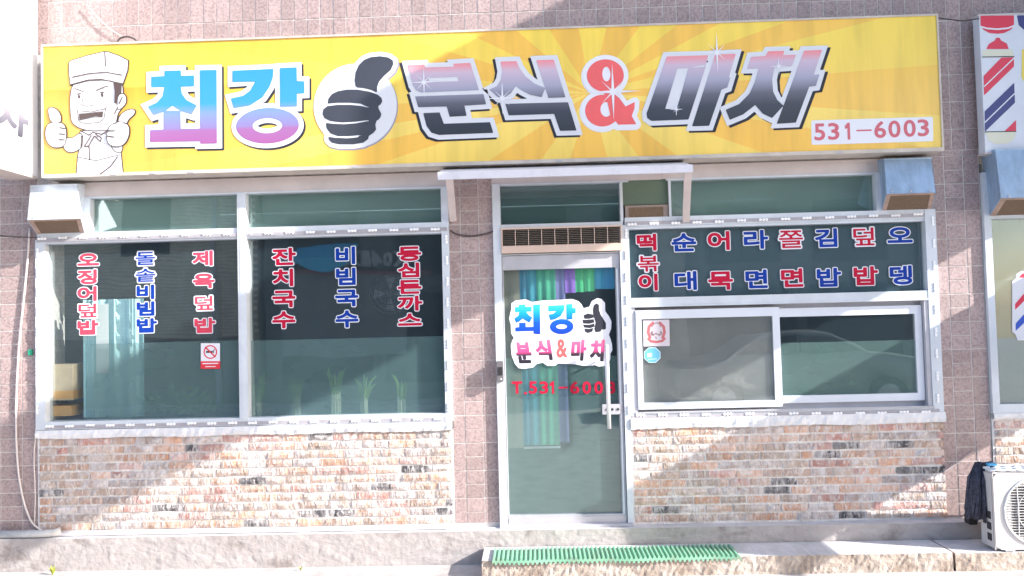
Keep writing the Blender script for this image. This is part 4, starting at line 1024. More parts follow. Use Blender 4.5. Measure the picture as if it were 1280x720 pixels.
hl = hood('metal vent hood, coloured sunlit white, with torn lower edge above the left window end', P(38, 232, Yt), P(97, 230.8, Yt), P(34, 275, Yb_), P(101, 275, Yb_), zm((100, 293)), (xm((48, 293)), xm((107, 293))), M_steelw, 'sheet metal vent hoods', (Yt, Yb_))
hood('metal vent hood, coloured blue with reflected sky, hanging over the barber shop window at the right edge', P(1243.5, 187, Yt - .06), P(1330, 184, Yt - .06), P(1251, 247.7, Yb_ - .06), P(1335, 246, Yb_ - .06), zm((1236, 272)), (xm((1235, 272)), xm((1325, 268))), M_steel, 'sheet metal vent hoods', (Yt - .06, Yb_ - .06))

# ================================================================== HANGING SIDE SIGN (left)
hs = empty('projecting_sign', (-3.82, -.5, 2.95)); tag(hs, 'sunlit white sign box sticking out from the wall at the left edge, with faded lettering', 'sign')
hX = P(48, 223, -.1)[0]; hz = zm((48, 222), Y=-.1)
bx('sign_box', hX - .22, hX - .004, -1.0, -.1, hz + .004, hz + 1.9, mat('bright_sign_acrylic', (.80, .82, .85), .4), hs)
bx('bottom_trim', hX - .225, hX, -1.005, -.095, hz - .012, hz + .003, mat('beige_trim', (.55, .48, .44), .5), hs)
bx('sign_face', hX - .0035, hX, -.99, -.11, hz + .02, hz + 1.88, mat('faded_sign_vinyl', (.80, .82, .86), .3), hs)
for i, f_ in enumerate((.33, .66)):
    pass
br_ = MB(); br_.tube([(hX - .1, -.1, hz + .5), (hX - .1, .0, hz + .5)], .02, 8); br_.tube([(hX - .1, -.1, hz + 1.4), (hX - .1, .0, hz + 1.4)], .02, 8); br_.build('mount', M_alud, hs)
def yz_print(name, shapes, grow, m, x, step=.006):
    mb = MB(); pts = np.array([p for s in shapes for c in s[1] for p in c]); mg = grow + step * 2
    xs = np.arange(pts[:, 0].min() - mg, pts[:, 0].max() + mg + step, step); zs = np.arange(pts[:, 1].min() - mg, pts[:, 1].max() + mg + step, step)
    X, Z = np.meshgrid(xs, zs); F = sdf(shapes, X, Z) - grow; march(mb, F, xs, zs, 0, 0)
    mb.v = [(x, v[0], v[2]) for v in mb.v]; return link(name, mb.mesh(name, m), hs)
M_fade = mat('faded_pink_print', (.46, .36, .33), .4)
G_fade = ramp_mat('faded_grey_print', hz + .27, hz + .50, [(0, (.05, .05, .07)), (.45, (.12, .12, .16)), (1, (.34, .30, .34))])
for ch, zc_, m_, h_ in (('차', hz + .38, G_fade, .21), ('마', hz + .78, M_fade, .24), ('&', hz + 1.08, M_fade, .22), ('식', hz + 1.42, M_fade, .24)):
    yz_print('sign_letter', [glyph_at(ch, -.40, zc_, .34 if ch != '&' else .22, h_, .1, tight(ch))], .014, m_, hX + .0015)

# ================================================================== BARBER SHOP (right)
YB2 = -.14
bs = empty('barber_sign', (4.2, YB2, 2.9)); tag(bs, 'white box sign with red and blue barber pole print at the upper right edge', 'sign')
bx0 = P(1225.5, 20, YB2)[0]; bx0b = P(1230, 190, YB2)[0]; b_x = (bx0 + bx0b) / 2; bz1, bz0 = zm((1226, 20), Y=YB2), zm((1229, 190.5), Y=YB2)
bx('sign_box', b_x, b_x + 2.4, YB2, -.055, bz0, bz1, mat('sign_white_acrylic', (.72, .76, .84), .4, n=.05), bs)
bt = MB(); bt.box(b_x - .006, b_x + 2.4, YB2 - .004, -.052, bz0 - .012, bz0 - .0005); bt.box(b_x - .006, b_x + 2.4, YB2 - .004, -.052, bz1 + .0005, bz1 + .012); bt.build('sign_trim', M_cream, bs)
bk_ = MB(); bk_.box(b_x + .15, b_x + 2.2, -.0545, -.006, bz0 + .1, bz0 + .14); bk_.build('mount', M_alud, bs)
Zb = zoomer(3.0, 1180, 0, YB2)
M_r2 = mat('barber_red', (.72, .035, .085), .4); M_b2 = mat('barber_navy', (.035, .045, .20), .4); M_y2 = mat('pale_cream_print', (.72, .72, .58), .4); M_yel = mat('yellow_print', (.85, .68, .12), .4)
def bp(*p): return ('poly', [Zb(list(p))])
a_, b2_ = YB2 - .0015, YB2 - .0025
printed('barber_pole_print', [
    ([bp((136, 60), (262, 58), (262, 98), (250, 112), (225, 124), (200, 127), (170, 124), (148, 112), (137, 98))], 0, a_, 0),
    ([bp((273, 58), (400, 56), (400, 95), (380, 115), (340, 122), (300, 112), (280, 95))], 0, a_, 1),
    ([bp((158, 184), (168, 165), (190, 152), (195, 142), (208, 142), (214, 152), (235, 163), (243, 184))], 0, a_, 0),
    ([bp((144, 188), (256, 186), (262, 212), (143, 214)), bp((155, 495), (270, 493), (262, 525), (230, 540), (190, 540), (165, 525))], 0, a_, 2),
    ([bp((215, 216), (262, 215), (262, 250), (150, 358), (148, 285))], 0, a_, 0),
    ([bp((263, 310), (266, 385), (153, 494), (152, 418))], 0, a_, 1), ([bp((270, 450), (270, 493), (225, 494))], 0, a_, 0),
    ([('line', Zb([(137, 100), (160, 107), (200, 110), (240, 106), (262, 97)]), .006), ('line', Zb([(150, 325), (262, 218)]), .004), ('line', Zb([(152, 460), (265, 350)]), .004)], 0, b2_, 3),
    ([('line', Zb([(143, 214), (262, 212)]), .003), ('line', Zb([(153, 495), (270, 493)]), .003)], 0, b2_, 4),
    ([bp((292, 185), (400, 183), (400, 305), (300, 308), (290, 290))], 0, a_, 5)], [M_r2, M_b2, M_y2, M_white, M_ink, M_yel], bs, .004)
# barber shop front
N2 = empty('window'); N2.parent = B; N2.location = Vector((xB1 + .5, 0, zm((1240, 517)))) - B.location
N2['label'] = 'barber shop window with pole sticker at the right edge'
nz1, nz2 = zm((1237, 274)), zm((1240, 505)); nzb = zm((1240, 516))
fr = MB(); fr.box(xB1, xB1 + .052, -.035, .06, nzb, 2.8); fr.box(xB1 + .0525, 6.5, -.032, .06, nzb, nz2); fr.box(xB1 + .0525, 6.5, -.032, .06, nz1, nz1 + .05); fr.box(xB1 + 1.6, xB1 + 1.65, -.034, .062, nz2 + .001, nz1 - .001)
fr.box(xB1 + .0525, 6.5, -.02, .06, nz1 + .0505, zTop - .003)
fr.build('frame', M_alu, N2)
bx('pane', xB1 + .052, 6.5, .02, .026, nz2, nz1, G_main, N2); bx('film', xB1 + .052, 6.5, .034, .035, nz2, zm((1260, 350)), film_mat('barber_film', (.085, .135, .125), .6, .06), N2)
Yn = .017
def Zn(pts): return [P(1220 + x / 2.667, 260 + y / 2.667, Yn) for x, y in pts]
printed('pole_sticker', [([mk(Zn([(122, 245), (135, 235), (135, 222), (150, 212), (178, 212), (195, 225), (198, 240), (206, 250), (206, 410), (196, 425), (190, 440), (140, 440), (132, 420), (122, 412)]))], .003, Yn, 0),
    ([mk(Zn([(130, 320), (160, 285), (200, 245), (200, 270), (130, 340)])), mk(Zn([(142, 232), (155, 218), (175, 218), (188, 232)])), mk(Zn([(190, 375), (200, 368), (200, 415), (160, 415)]))], 0, Yn - .001, 1), ([mk(Zn([(132, 385), (200, 310), (200, 345), (132, 410)]))], 0, Yn - .001, 2)], [M_white, M_r2, mat('bright_blue_print', (.02, .09, .55), .4)], N2, .003)
sill(xB1 + .002, 6.5, zm((1245, 524)) , nzb - .001, 6)
bsp = empty('brick_dado'); bsp.parent = B; bsp.location = Vector((4.5, 0, Zl)) - B.location
brickwork(xB1 + .008, 4.3, Zl + .01, zm((1245, 525)), 11, bsp, 21)
NB2 = MB()
for r in range(11):
    for c in range(10): NB2.box(4.32 + c * .21, 4.52 + c * .21, -.022, .002, Zl + .016 + r * .0745, Zl + .016 + r * .0745 + .062)
o = NB2.build('brick', BRK[0], bsp); o['kind'] = 'stuff'

# ================================================================== AC UNIT
YA = -.44
ac = empty('air_conditioner', (4.0, -.27, .125)); tag(ac, 'white outdoor air conditioner unit with round fan grille on the step at the right edge', 'air conditioner')
acx0 = xm((1241.5, 595), (1243.7, 686), Y=YA); acz1 = zm((1242, 591), Y=YA); acx1 = acx0 + .80; acz0 = .135
M_ac = mat('aged_white_ac_paint', (.62, .60, .60), .4, n=.06, ns=4)
fc = P(1296, 639, YA); fr_ = .235
c = MB(); c.box(acx0, acx1, YA + .012, YA + .18, acz0, acz1, bev=.01); 
# front plate with a round opening
N_ = 48; fx, fz = acx0 + .012 + (fc[0] - acx0), fc[1]
ang_ = [2 * math.pi * i / N_ for i in range(N_)]
def sq(a): 
    dx, dz = math.cos(a), math.sin(a); t = min(((acx1 - fx) if dx > 0 else (fx - acx0)) / max(abs(dx), 1e-6), ((acz1 - fz) if dz > 0 else (fz - acz0)) / max(abs(dz), 1e-6)); return (fx + dx * t, fz + dz * t)
for i in range(N_):
    a, b_ = ang_[i], ang_[(i + 1) % N_]; A, Bq = sq(a), sq(b_)
    ia = (fx + fr_ * math.cos(a), fz + fr_ * math.sin(a)); ib = (fx + fr_ * math.cos(b_), fz + fr_ * math.sin(b_))
    c.face([(A[0], YA, A[1]), (Bq[0], YA, Bq[1]), (ib[0], YA, ib[1]), (ia[0], YA, ia[1])][::-1])
    c.face([(ia[0], YA, ia[1]), (ib[0], YA, ib[1]), (ib[0], YA + .0115, ib[1]), (ia[0], YA + .0115, ia[1])])
c.box(acx0, acx1, YA, YA + .011, acz1 - .004, acz1 + .002); c.box(acx0 - .001, acx0 + .003, YA, YA + .012, acz0, acz1)
c.build('casing', M_ac, ac)
bx('fan_recess', fx - .17, fx + .17, YA + .0085, YA + .0115, fz - .17, fz + .17, M_dark, ac)
gr = MB()
for R, tr_ in ((fr_ - .004, .008), (fr_ * .62, .0025), (fr_ * .3, .0025)):
    gr.tube([(fx + R * math.cos(t), YA - .012 * (1 - (R / fr_) ** 2) - .002, fz + R * math.sin(t)) for t in [2 * math.pi * i / 48 for i in range(49)]], tr_, 6, cap=False)
k = -fr_ + .02
while k < fr_:
    w_ = math.sqrt(fr_ ** 2 - k ** 2); gr.tube([(fx - w_, YA - .002, fz + k), (fx, YA - .010, fz + k), (fx + w_, YA - .002, fz + k)], .0028, 4); k += .0185
for q in (-.6, -.2, .2, .6): x_ = fx + q * fr_; w_ = math.sqrt(fr_ ** 2 - (q * fr_) ** 2); gr.tube([(x_, YA - .003, fz - w_), (x_, YA - .013, fz), (x_, YA - .003, fz + w_)], .0024, 4)
gr.build('fan_grille', mat('grille_white', (.66, .65, .66), .4), ac)
for q in range(3):
    z_ = acz0 + .05 + q * .075; bx('side_louvre', acx0 - .003, acx0 + .002, YA + .04, YA + .09, z_, z_ + .05, M_dark, ac)
for x_ in (acx0 + .06, acx1 - .12): bx('foot', x_, x_ + .07, YA - .01, YA + .18, .126, .134, M_alud, ac, bev=.004)
cl = MB(); 
for i in range(12):
    x_ = acx0 + .0 + i * .035
    for j in range(2): cl.hexa([(x_, YA + .02 + j * .07, acz1 + .004 + .006 * ((i + j) % 2)), (x_ + .034, YA + .02 + j * .07, acz1 + .006 + .008 * ((i * 2 + j) % 2)), (x_ + .034, YA + .085 + j * .07, acz1 + .004), (x_, YA + .085 + j * .07, acz1 + .006)] + [(x_, YA + .02 + j * .07, acz1 + .016 + .010 * ((i + j) % 2)), (x_ + .034, YA + .02 + j * .07, acz1 + .018 + .010 * ((i * 3 + j) % 2)), (x_ + .034, YA + .085 + j * .07, acz1 + .016), (x_, YA + .085 + j * .07, acz1 + .018)])
tag(cl.build('cloth', mat('white_rag', (.68, .72, .78), .9)), 'white cloth lying on top of the outdoor air conditioner', 'cloth')
tag(bx('blue_box', acx0 + .02, acx0 + .085, YA + .08, YA + .14, acz1 + .03, acz1 + .045, mat('light_blue_plastic', (.08, .42, .72), .4), bev=.004), 'small light blue plastic piece on the cloth on the air conditioner', 'plastic piece')

# ================================================================== MOP
mp = empty('mop', (3.35, -.3, .3)); tag(mp, 'dark navy string mop head hung upside against the pillar beside the air conditioner', 'mop')
st_ = MB(); rd = random.Random(4); tp_ = P(1231, 580, -.3); bl_, brr = P(1209, 640, -.3), P(1246, 648, -.3)
for i in range(230):
    u = rd.random(); dp = rd.uniform(-.06, .06)
    xe = bl_[0] + (brr[0] - bl_[0]) * u + rd.uniform(-.008, .008); ze = bl_[1] - u * .04 + rd.uniform(-.05, .03)
    xs_m = tp_[0] + (u - .5) * .12; p_ = [(xs_m, -.3 + dp * .3, tp_[1] + rd.uniform(-.015, .015)), (xs_m * .6 + xe * .4 - .01 * (1 - u) + rd.uniform(-.008, .008), -.3 + dp * .8, tp_[1] * .7 + ze * .3), (xs_m * .25 + xe * .75 + rd.uniform(-.009, .009), -.3 + dp, tp_[1] * .35 + ze * .65), (xe, -.3 + dp, ze)]
    st_.tube(p_, [.006, .008, .008, .006], 5)
st_.build('mop_strings', mat('navy_yarn', (.075, .085, .13), .9, n=.6, ns=30), mp, smooth=True)
a = P(1229, 585, -.3); mh = MB(); mh.tube([(a[0], -.3, a[1]), (a[0], -.3, a[1] + .03)], .03, 10); mh.build('collar', M_black, mp)
a = P(1209, 641, -.17); b_ = P(1220, 655, -.17)
tag(MB().box(a[0], b_[0], -.2, -.12, Zl, a[1] - .01, bev=.006).build('can', M_black), 'small black can standing at the foot of the pillar under the mop', 'can')

# ================================================================== GREEN MAT
gm = MB(); gx0, gx1 = P(615.5, 690, -.4)[0], P(925, 690, -.44)[0]; per = (gx1 - gx0) / 54; prof = []
for i in range(54):
    x_ = gx0 + i * per; prof += [(x_, .127), (x_ + per * .18, .142), (x_ + per * .52, .142), (x_ + per * .7, .127)]
prof.append((gx1, .127))
def wob(x): return .006 * math.sin(x * 7) + .004 * math.sin(x * 17)
for (xa_, za_), (xb_, zb_) in zip(prof[:-1], prof[1:]):
    ya, yb2 = -.468 + wob(xa_), -.468 + wob(xb_)
    gm.face([(xa_, ya, za_), (xb_, yb2, zb_), (xb_, -.20 + wob(xb_), zb_), (xa_, -.20 + wob(xa_), za_)])
    gm.face([(xa_, ya, za_ - .028), (xb_, yb2, zb_ - .028), (xb_, yb2, zb_), (xa_, ya, za_)])
    gm.face([(xa_, -.2, .1255), (xb_, -.2, .1255), (xb_, -.20 + wob(xb_), zb_), (xa_, -.20 + wob(xa_), za_)][::-1])
tag(gm.build('door_mat', M_green), 'long green ribbed plastic mat laid along the step below the door', 'mat')

# ================================================================== CABLES, PIPE, WEEDS
def cable(name, pts, r, m, lab, cat='cable', Y=-.02):
    w = [(*P(x, y, q), q) for x, y, q in [(p[0], p[1], p[2] if len(p) > 2 else Y) for p in pts]]
    P3 = [Vector((a, c, b)) for a, b, c in w]; out = []
    for i in range(len(P3) - 1):
        p0, p1, p2, p3 = P3[max(i - 1, 0)], P3[i], P3[i + 1], P3[min(i + 2, len(P3) - 1)]
        for t in (0, .25, .5, .75): out.append(.5 * ((2 * p1) + (p2 - p0) * t + (2 * p0 - 5 * p1 + 4 * p2 - p3) * t * t + (3 * p1 - p0 - 3 * p2 + p3) * t ** 3))
    out.append(P3[-1]); return tag(MB().tube(out, r, 7).build(name, m, smooth=True), lab, cat)
cable('cable', [(37, 285), (34, 330), (29, 380), (24, 430), (21, 480), (20, 530), (22, 580), (28, 620), (38, 650), (50, 662), (58, 664)], .0075, M_cable, 'pale cable running down the left tiled pillar to the ground')
cable('cable', [(45, 300), (44.5, 420), (45, 530), (42.5, 570), (44, 620), (43, 655)], .004, M_cable, 'thin pale wire beside the brickwork at the left pillar edge')
cable('cable', [(-20, 293), (20, 296, -.02), (50, 297, -.03)], .004, M_cabled, 'thin dark cable crossing the left pillar below the white hood')
cable('cable', [(563, 288), (572, 293), (590, 295), (608, 292), (622, 287)], .006, M_cabled, 'dark cable sagging across the centre pillar under the awning')
cable('cable', [(1170, 22, -.15), (1185, 24, -.1), (1205, 26, -.1), (1224, 23, -.15)], .005, M_cabled, 'dark cable linking the yellow sign to the barber sign')
cable('cable', [(108, 6), (125, 25), (140, 38), (152, 45)], .004, M_cable, 'thin wire slanting down the upper wall behind the sign top', Y=-.03)
cable('cable', [(146, 54, -.1), (150, 48, -.1), (160, 46, -.1), (170, 50, -.1), (170, 55, -.1)], .007, M_cabled, 'short black cable loop on top of the yellow sign', Y=-.1)
cable('cable', [(1177, 592), (1200, 577), (1220, 562), (1223, 572, -.1), (1226, 582, -.15)], .003, M_cable, 'thin string tied from the right pillar to the mop')
pp = MB(); a = P(-30, 668, -.2); b_ = P(52, 668, -.2)
zz0 = Zl + .03
pp.tube([(a[0], -.09, zz0), (b_[0] - .05, -.09, zz0), (b_[0] + .02, -.085, zz0 + .004), (b_[0] + .06, -.06, zz0 + .012)], .028, 12)
tag(pp.build('pipe', mat('dirty_white_pipe', (.62, .61, .60), .5, n=.25, ns=8), smooth=True), 'dirty white pipe lying along the foot of the left pillar', 'pipe')
jb = MB(); q = [P(36, 437, -.01), P(41, 444, -.01)]; jb.box(q[0][0], q[1][0], -.02, -.006, q[1][1], q[0][1])
tag(jb.build('tag', mat('green_tag', (.02, .34, .20), .5)), 'tiny green tag stuck on the left tiled pillar', 'tag')
def weed(px, py, s, lab):
    x, z = P(px, py, -.2); mb = MB(); rd = random.Random(px)
    for i in range(16):
        a = rd.uniform(0, 6.28); l = s * rd.uniform(.5, 1); dx, dy = math.cos(a) * l * .6, math.sin(a) * l * .4
        b0 = Vector((x, -.2, 0)); m1 = b0 + Vector((dx * .5, dy * .5, l * .7)); e = b0 + Vector((dx, dy, l)); w = Vector((-math.sin(a), math.cos(a), 0)) * s * .10
        mb.face([b0 - w * .3, b0 + w * .3, m1 + w, m1 - w]); mb.face([m1 - w, m1 + w, e])
    tag(mb.build('weed', mat('yellow_green_leaf', (.30, .34, .04), .6)), lab, 'weed')
weed(66, 716, .07, 'small yellow-green weed at the foot of the ledge near the left edge'); weed(376, 712, .035, 'tiny weed sprouting at the ledge foot below the left window')

# ================================================================== INSIDE THE SHOP
M_card = mat('cardboard', (.55, .42, .28), .8, n=.15); M_tape = mat('orange_tape', (.62, .33, .10), .6)
def inbox(x0, y0, x1, y1, Y, d, m, lab, band=None):
    a, b_ = P(x0, y0, Y), P(x1, y1, Y); o = empty('cardboard_box', ((a[0] + b_[0]) / 2, Y, b_[1])); tag(o, lab, 'box')
    bx('carton', a[0], b_[0], Y, Y + d, b_[1], a[1], m, o)
    if band:
        c1, c2 = P(x0, band[0], Y)[1], P(x0, band[1], Y)[1]; bx('tape', a[0] - .002, b_[0] + .002, Y - .002, Y + d, c2, c1, M_tape, o)
inbox(56, 456, 91, 500, .07, .25, M_card, 'upper tan cardboard box inside the window at its left end', (489, 499))
inbox(56, 508, 89, 520, .07, .25, M_tape, 'flat orange box below the tan box behind the left window')
bx_ = P(58, 535, .1)
# stand that carries goods inside the window
sb = MB(); sb.box(-3.72, -.62, .09, .55, Zl, zm((200, 521), Y=.12)); tag(sb.build('counter', mat('dark_counter', (.10, .12, .12), .5, n=.2)), 'low dark counter behind the left window', 'counter')
sb = MB(); sb.box(.95, 2.95, .12, .6, Zl, zm((900, 497), Y=.12)); tag(sb.build('counter', mat('dark_counter', (.1, .12, .12), .5)), 'low dark counter behind the sliding serving window', 'counter')
M_sheet = mat('pale_hanging_sheet', (.55, .84, .88), .7, n=.1, ns=2, bump=.2, bs=5)
a, b_ = P(101, 375, .08), P(178, 521, .08); cu = MB(); n_ = 24
for i in range(n_):
    x_ = lambda k_: a[0] + (b_[0] - a[0]) * k_ / n_
    yv = lambda k_: .11 + .018 * math.sin(k_ * .9) + .01 * math.sin(k_ * 2.3)
    cu.hexa([(x_(i), yv(i), b_[1]), (x_(i + 1), yv(i + 1), b_[1]), (x_(i + 1), yv(i + 1) + .006, b_[1]), (x_(i), yv(i) + .006, b_[1]), (x_(i), yv(i), a[1]), (x_(i + 1), yv(i + 1), a[1]), (x_(i + 1), yv(i + 1) + .006, a[1]), (x_(i), yv(i) + .006, a[1])])
tag(cu.build('curtain', M_sheet), 'pale aqua sheet curtain hanging behind the left window', 'curtain')
cu = MB(); a, b_ = P(120, 380, .07), P(136, 466, .07); cu.box(a[0], b_[0], .068, .071, b_[1], a[1]); tag(cu.build('paper_strip', mat('white_paper', (.78, .80, .80), .8)), 'white paper strip hanging in front of the aqua curtain', 'paper')
def onions(px, pt_, spread, lab, n_=11):
    rd = random.Random(px); Y = .085; x, z0 = P(px, 520, Y); z1 = P(px, pt_, Y)[1]; o = empty('green_onions', (x, Y, z0)); tag(o, lab, 'green onions', 'green onion bunches standing behind the glass')
    s = MB(); lf = MB()
    for i in range(n_):
        u = rd.uniform(-1, 1); y_ = Y + rd.uniform(-.02, .03); zt_ = z1 + rd.uniform(-.06, .02); zm_ = z0 + (zt_ - z0) * .45
        s.tube([(x + u * .03, y_, z0), (x + u * .026, y_, zm_)], .010, 6)
        lf.tube([(x + u * .026, y_, zm_), (x + u * (.03 + spread * .5) + rd.uniform(-.008, .008), y_, zm_ + (zt_ - zm_) * .6), (x + u * (.05 + spread) + rd.uniform(-.02, .02), y_, zt_ - rd.uniform(0, .05))], [.010, .011, .003], 6)
    s.build('stalk', mat('onion_white', (.60, .66, .48), .5), o); lf.build('leaf', mat('onion_green', (.22, .40, .08), .5), o)
onions(321, 468, .03, 'green onion bunch nearest the window mullion'); onions(370, 468, .02, 'second green onion bunch from the mullion under the noodle lettering'); onions(420, 458, .02, 'tall green onion bunch at the middle of the right pane')
onions(454, 468, .05, 'spread green onion bunch forming a V right of the tall bunch'); onions(502, 470, .02, 'thin green onion bunch furthest right in the pane', 6)
lv = MB(); rd = random.Random(3); cx_, cz_ = P(232, 505, .16)
for i in range(140):
    a = rd.uniform(0, 6.28); x_ = cx_ + rd.gauss(0, .12); y_ = .12 + rd.uniform(-.04, .1); z_ = cz_ - .06 + abs(rd.gauss(0, .07)); s_ = rd.uniform(.02, .05); t = rd.uniform(-.6, .9)
    lv.face([(x_ - s_ * math.cos(a), y_, z_ - s_ * math.sin(a)), (x_ + s_ * .4 * math.sin(a), y_ - .02, z_ - s_ * .4 * math.cos(a)), (x_ + s_ * math.cos(a), y_ + .02, z_ + s_ * math.sin(a)), (x_ - s_ * .4 * math.sin(a), y_ - .03, z_ + s_ * .4 * math.cos(a))])
tag(lv.build('leafy_greens', mat('leafy_green', (.12, .24, .06), .6, n=.4, ns=6)), 'loose heap of leafy green vegetables behind the left window', 'vegetables')
# door strip curtain
cc_ = [(629, 650, 560, (.26, .25, .19)), (651, 660, 556, (.05, .28, .44)), (660.5, 671, 556, (.05, .36, .48)), (672, 683, 556, (.06, .46, .30)), (683.5, 695, 556, (.07, .50, .30)), (696, 707, 553, (.22, .22, .50)),
       (708, 720, 366, (.30, .13, .62)), (721, 732, 365, (.05, .55, .22)), (732.5, 744, 364, (.07, .60, .25)), (745, 756, 361, (.02, .38, .62)), (756.5, 769, 361, (.02, .32, .62))]
sc_ = empty('strip_curtain', (xm((700, 450)), .3, zm((700, 330), Y=.3))); tag(sc_, 'colourful strip curtain hanging inside the glass door', 'curtain')
for i, (x0, x1, yb_, c_) in enumerate(cc_):
    Y = .045 + .005 * (i % 2); a, b_ = (P(x0 - .5, 400, Y)[0], P(x0, 325, Y)[1]), (P(x1 + .5, 400, Y)[0], P(x1, yb_, Y)[1]); m = MB(); nn = 6
    for k in range(nn):
        xa_, xb_ = a[0] + (b_[0] - a[0]) * k / nn, a[0] + (b_[0] - a[0]) * (k + 1) / nn; ya, yb3 = Y + .0035 * math.sin(k * 1.3 + i), Y + .0035 * math.sin((k + 1) * 1.3 + i)
        m.hexa([(xa_, ya, b_[1]), (xb_, yb3, b_[1]), (xb_, yb3 + .003, b_[1]), (xa_, ya + .003, b_[1]), (xa_, ya, a[1] + .1), (xb_, yb3, a[1] + .1), (xb_, yb3 + .003, a[1] + .1), (xa_, ya + .003, a[1] + .1)])
    m.build('strip', mat('strip_%d' % i, tuple(min(.9, v * 1.05) for v in c_), .5, n=.2, ns=4, stretch=(3, 1, .3)), sc_)
bx('hem_rail', P(655, 555, .2)[0], P(700, 557, .2)[0], .075, .085, P(690, 557, .2)[1], P(690, 554.5, .2)[1], M_white, sc_)
# crumpled wrap behind the left sash
wr = MB(); rd = random.Random(9); nx, nz_ = 44, 30; Y = .035
def wz(u): return 505 - 62 * (.25 + .75 * (1 - abs(u - .8))) if u < .99 else 440
Vv = {}
for i in range(nx + 1):
    u = i / nx; px = 803 + 163 * u; top = 452 + 10 * math.sin(u * 5) - 48 * max(0, (u - .62)) * 1.6 - 40 * max(0, .18 - u) * 2
    for k in range(nz_ + 1):
        v = k / nz_; x_, z_ = P(px, 499 + (top - 499) * v, Y); Vv[i, k] = (x_, Y + rd.uniform(-.008, .008) + .012 * math.sin(i * .4 + k * .5) + .008 * math.sin(i * .23 - k * .7), z_)
for i in range(nx):
    for k in range(nz_): wr.face([Vv[i, k], Vv[i + 1, k], Vv[i + 1, k + 1], Vv[i, k + 1]])
tag(wr.build('plastic_sheet', mat('brown_grey_wrap', (.78, .73, .69), .6, n=.1, ns=12, bump=.3, bs=14)), 'crumpled brownish plastic sheet behind the left sliding sash', 'plastic sheet')
bx2 = P(1085, 418, .5)
# wall fan seen through the glass
wf = empty('wall_fan', (*[P(487, 367, .5)[0]], .5, P(487, 392, .5)[1])); tag(wf, 'round wire wall fan dimly seen inside the window behind the cutlet lettering', 'fan')
fx_, fz_ = P(487, 367, .5); m = MB()
for R in (.17, .13, .09): m.tube([(fx_ + R * math.cos(t), .5, fz_ + R * math.sin(t)) for t in [6.2832 * i / 32 for i in range(33)]], .004, 5, cap=False)
for i in range(16): t = 6.2832 * i / 16; m.tube([(fx_, .49, fz_), (fx_ + .17 * math.cos(t), .5, fz_ + .17 * math.sin(t))], .0018, 4)
m.build('cage', M_ink, wf); m = MB(); m.tube([(fx_, .47, fz_), (fx_, .6, fz_)], .035, 14); m.build('hub', M_black, wf)
m = MB()
for i in range(4):
    t = i * 1.5708; m.prism([(fx_ + .03 * math.cos(t), fz_ + .03 * math.sin(t)), (fx_ + .14 * math.cos(t - .3), fz_ + .14 * math.sin(t - .3)), (fx_ + .15 * math.cos(t + .25), fz_ + .15 * math.sin(t + .25))], .53, .535)
m.build('blade', mat('grey_fan_blade', (.20, .22, .25), .4), wf)
m = MB(); m.tube([(fx_, .6, fz_), (fx_, 1.2, fz_ + .1), (fx_, 3.99, fz_ + .2)], .015, 6); m.build('arm', M_ink, wf)

# ================================================================== ACROSS THE STREET (seen in the glass) AND ADDED SHADE BOARDS
YO = -12.0
ob = empty('brick_house', (-8.5, YO - 2, 0)); tag(ob, 'pale brick house across the street, mirrored in the left window', 'building')
bx('wall', -13.5, -6.3, YO - 6, YO, 0, 8.0, mat('pale_brick_far', (.30, .27, .23), .8, n=.2, ns=4), ob)
m = MB()
for r in range(100):
    z = r * .08; off = (r % 2) * .12
    for c_ in range(30):
        x = -13.5 + off + c_ * .24
        if x + .23 < -6.3 and 1.5 < z < 7: m.box(x, x + .228, YO, YO + .012 + (r * 7 + c_ * 3) % 5 * .002, z, z + .068)
o = m.build('brick', mat('pale_brick_face', (.86, .80, .68), .8, n=.25, ns=2, rnd=.0), ob); o['kind'] = 'stuff'
bx('window', -9.4, -8.3, YO + .02, YO + .06, 3.4, 4.8, M_dark, ob); bx('drain_pipe', -7.3, -7.2, YO + .02, YO + .12, 0, 8, M_alud, ob)
o2 = empty('shop_house', (0, YO - 2, 0)); tag(o2, 'dark fronted shop house across the street with a blue tarp and menu board', 'building')
bx('wall', -6.2, 9.0, YO - 6, YO - .2, 0, 5.2, mat('dim_street_render', (.16, .17, .18), .8, n=.2, ns=2), o2)
for i in range(6): bx('window', -5.6 + i * 2.4, -4.0 + i * 2.4, YO - .19, YO - .15, 2.9, 4.3, M_dark, o2); bx('shop_window', -5.8 + i * 2.4, -3.7 + i * 2.4, YO - .19, YO - .14, .4, 2.4, M_dark, o2)
bx('menu_board', -5.8, -2.9, YO - .13, YO - .08, 1.0, 2.9, mat('dim_board', (.24, .26, .28), .6), o2)
bx('board_edge', -5.8, -2.3, YO - .13, YO - .05, 2.9, 2.98, mat('dim_red_trim', (.30, .08, .09), .6), o2)
bx('column', 2.7, 3.4, YO - .2, YO + .3, 0, 5.2, M_wall, o2)
tp2 = MB(); 
for i in range(12):
    x = -5.3 + i * .11; s_ = .25 * math.sin(i / 12 * math.pi); tp2.hexa([(x, YO + .6, 3.15 - s_), (x + .11, YO + .6, 3.15 - .25 * math.sin((i + 1) / 12 * math.pi)), (x + .11, YO + .62, 3.2), (x, YO + .62, 3.2), (x, YO, 3.5), (x + .11, YO, 3.5), (x + .11, YO, 3.54), (x, YO, 3.54)])
tp2.build('tarp', mat('blue_tarp', (.03, .50, .90), .5), o2)
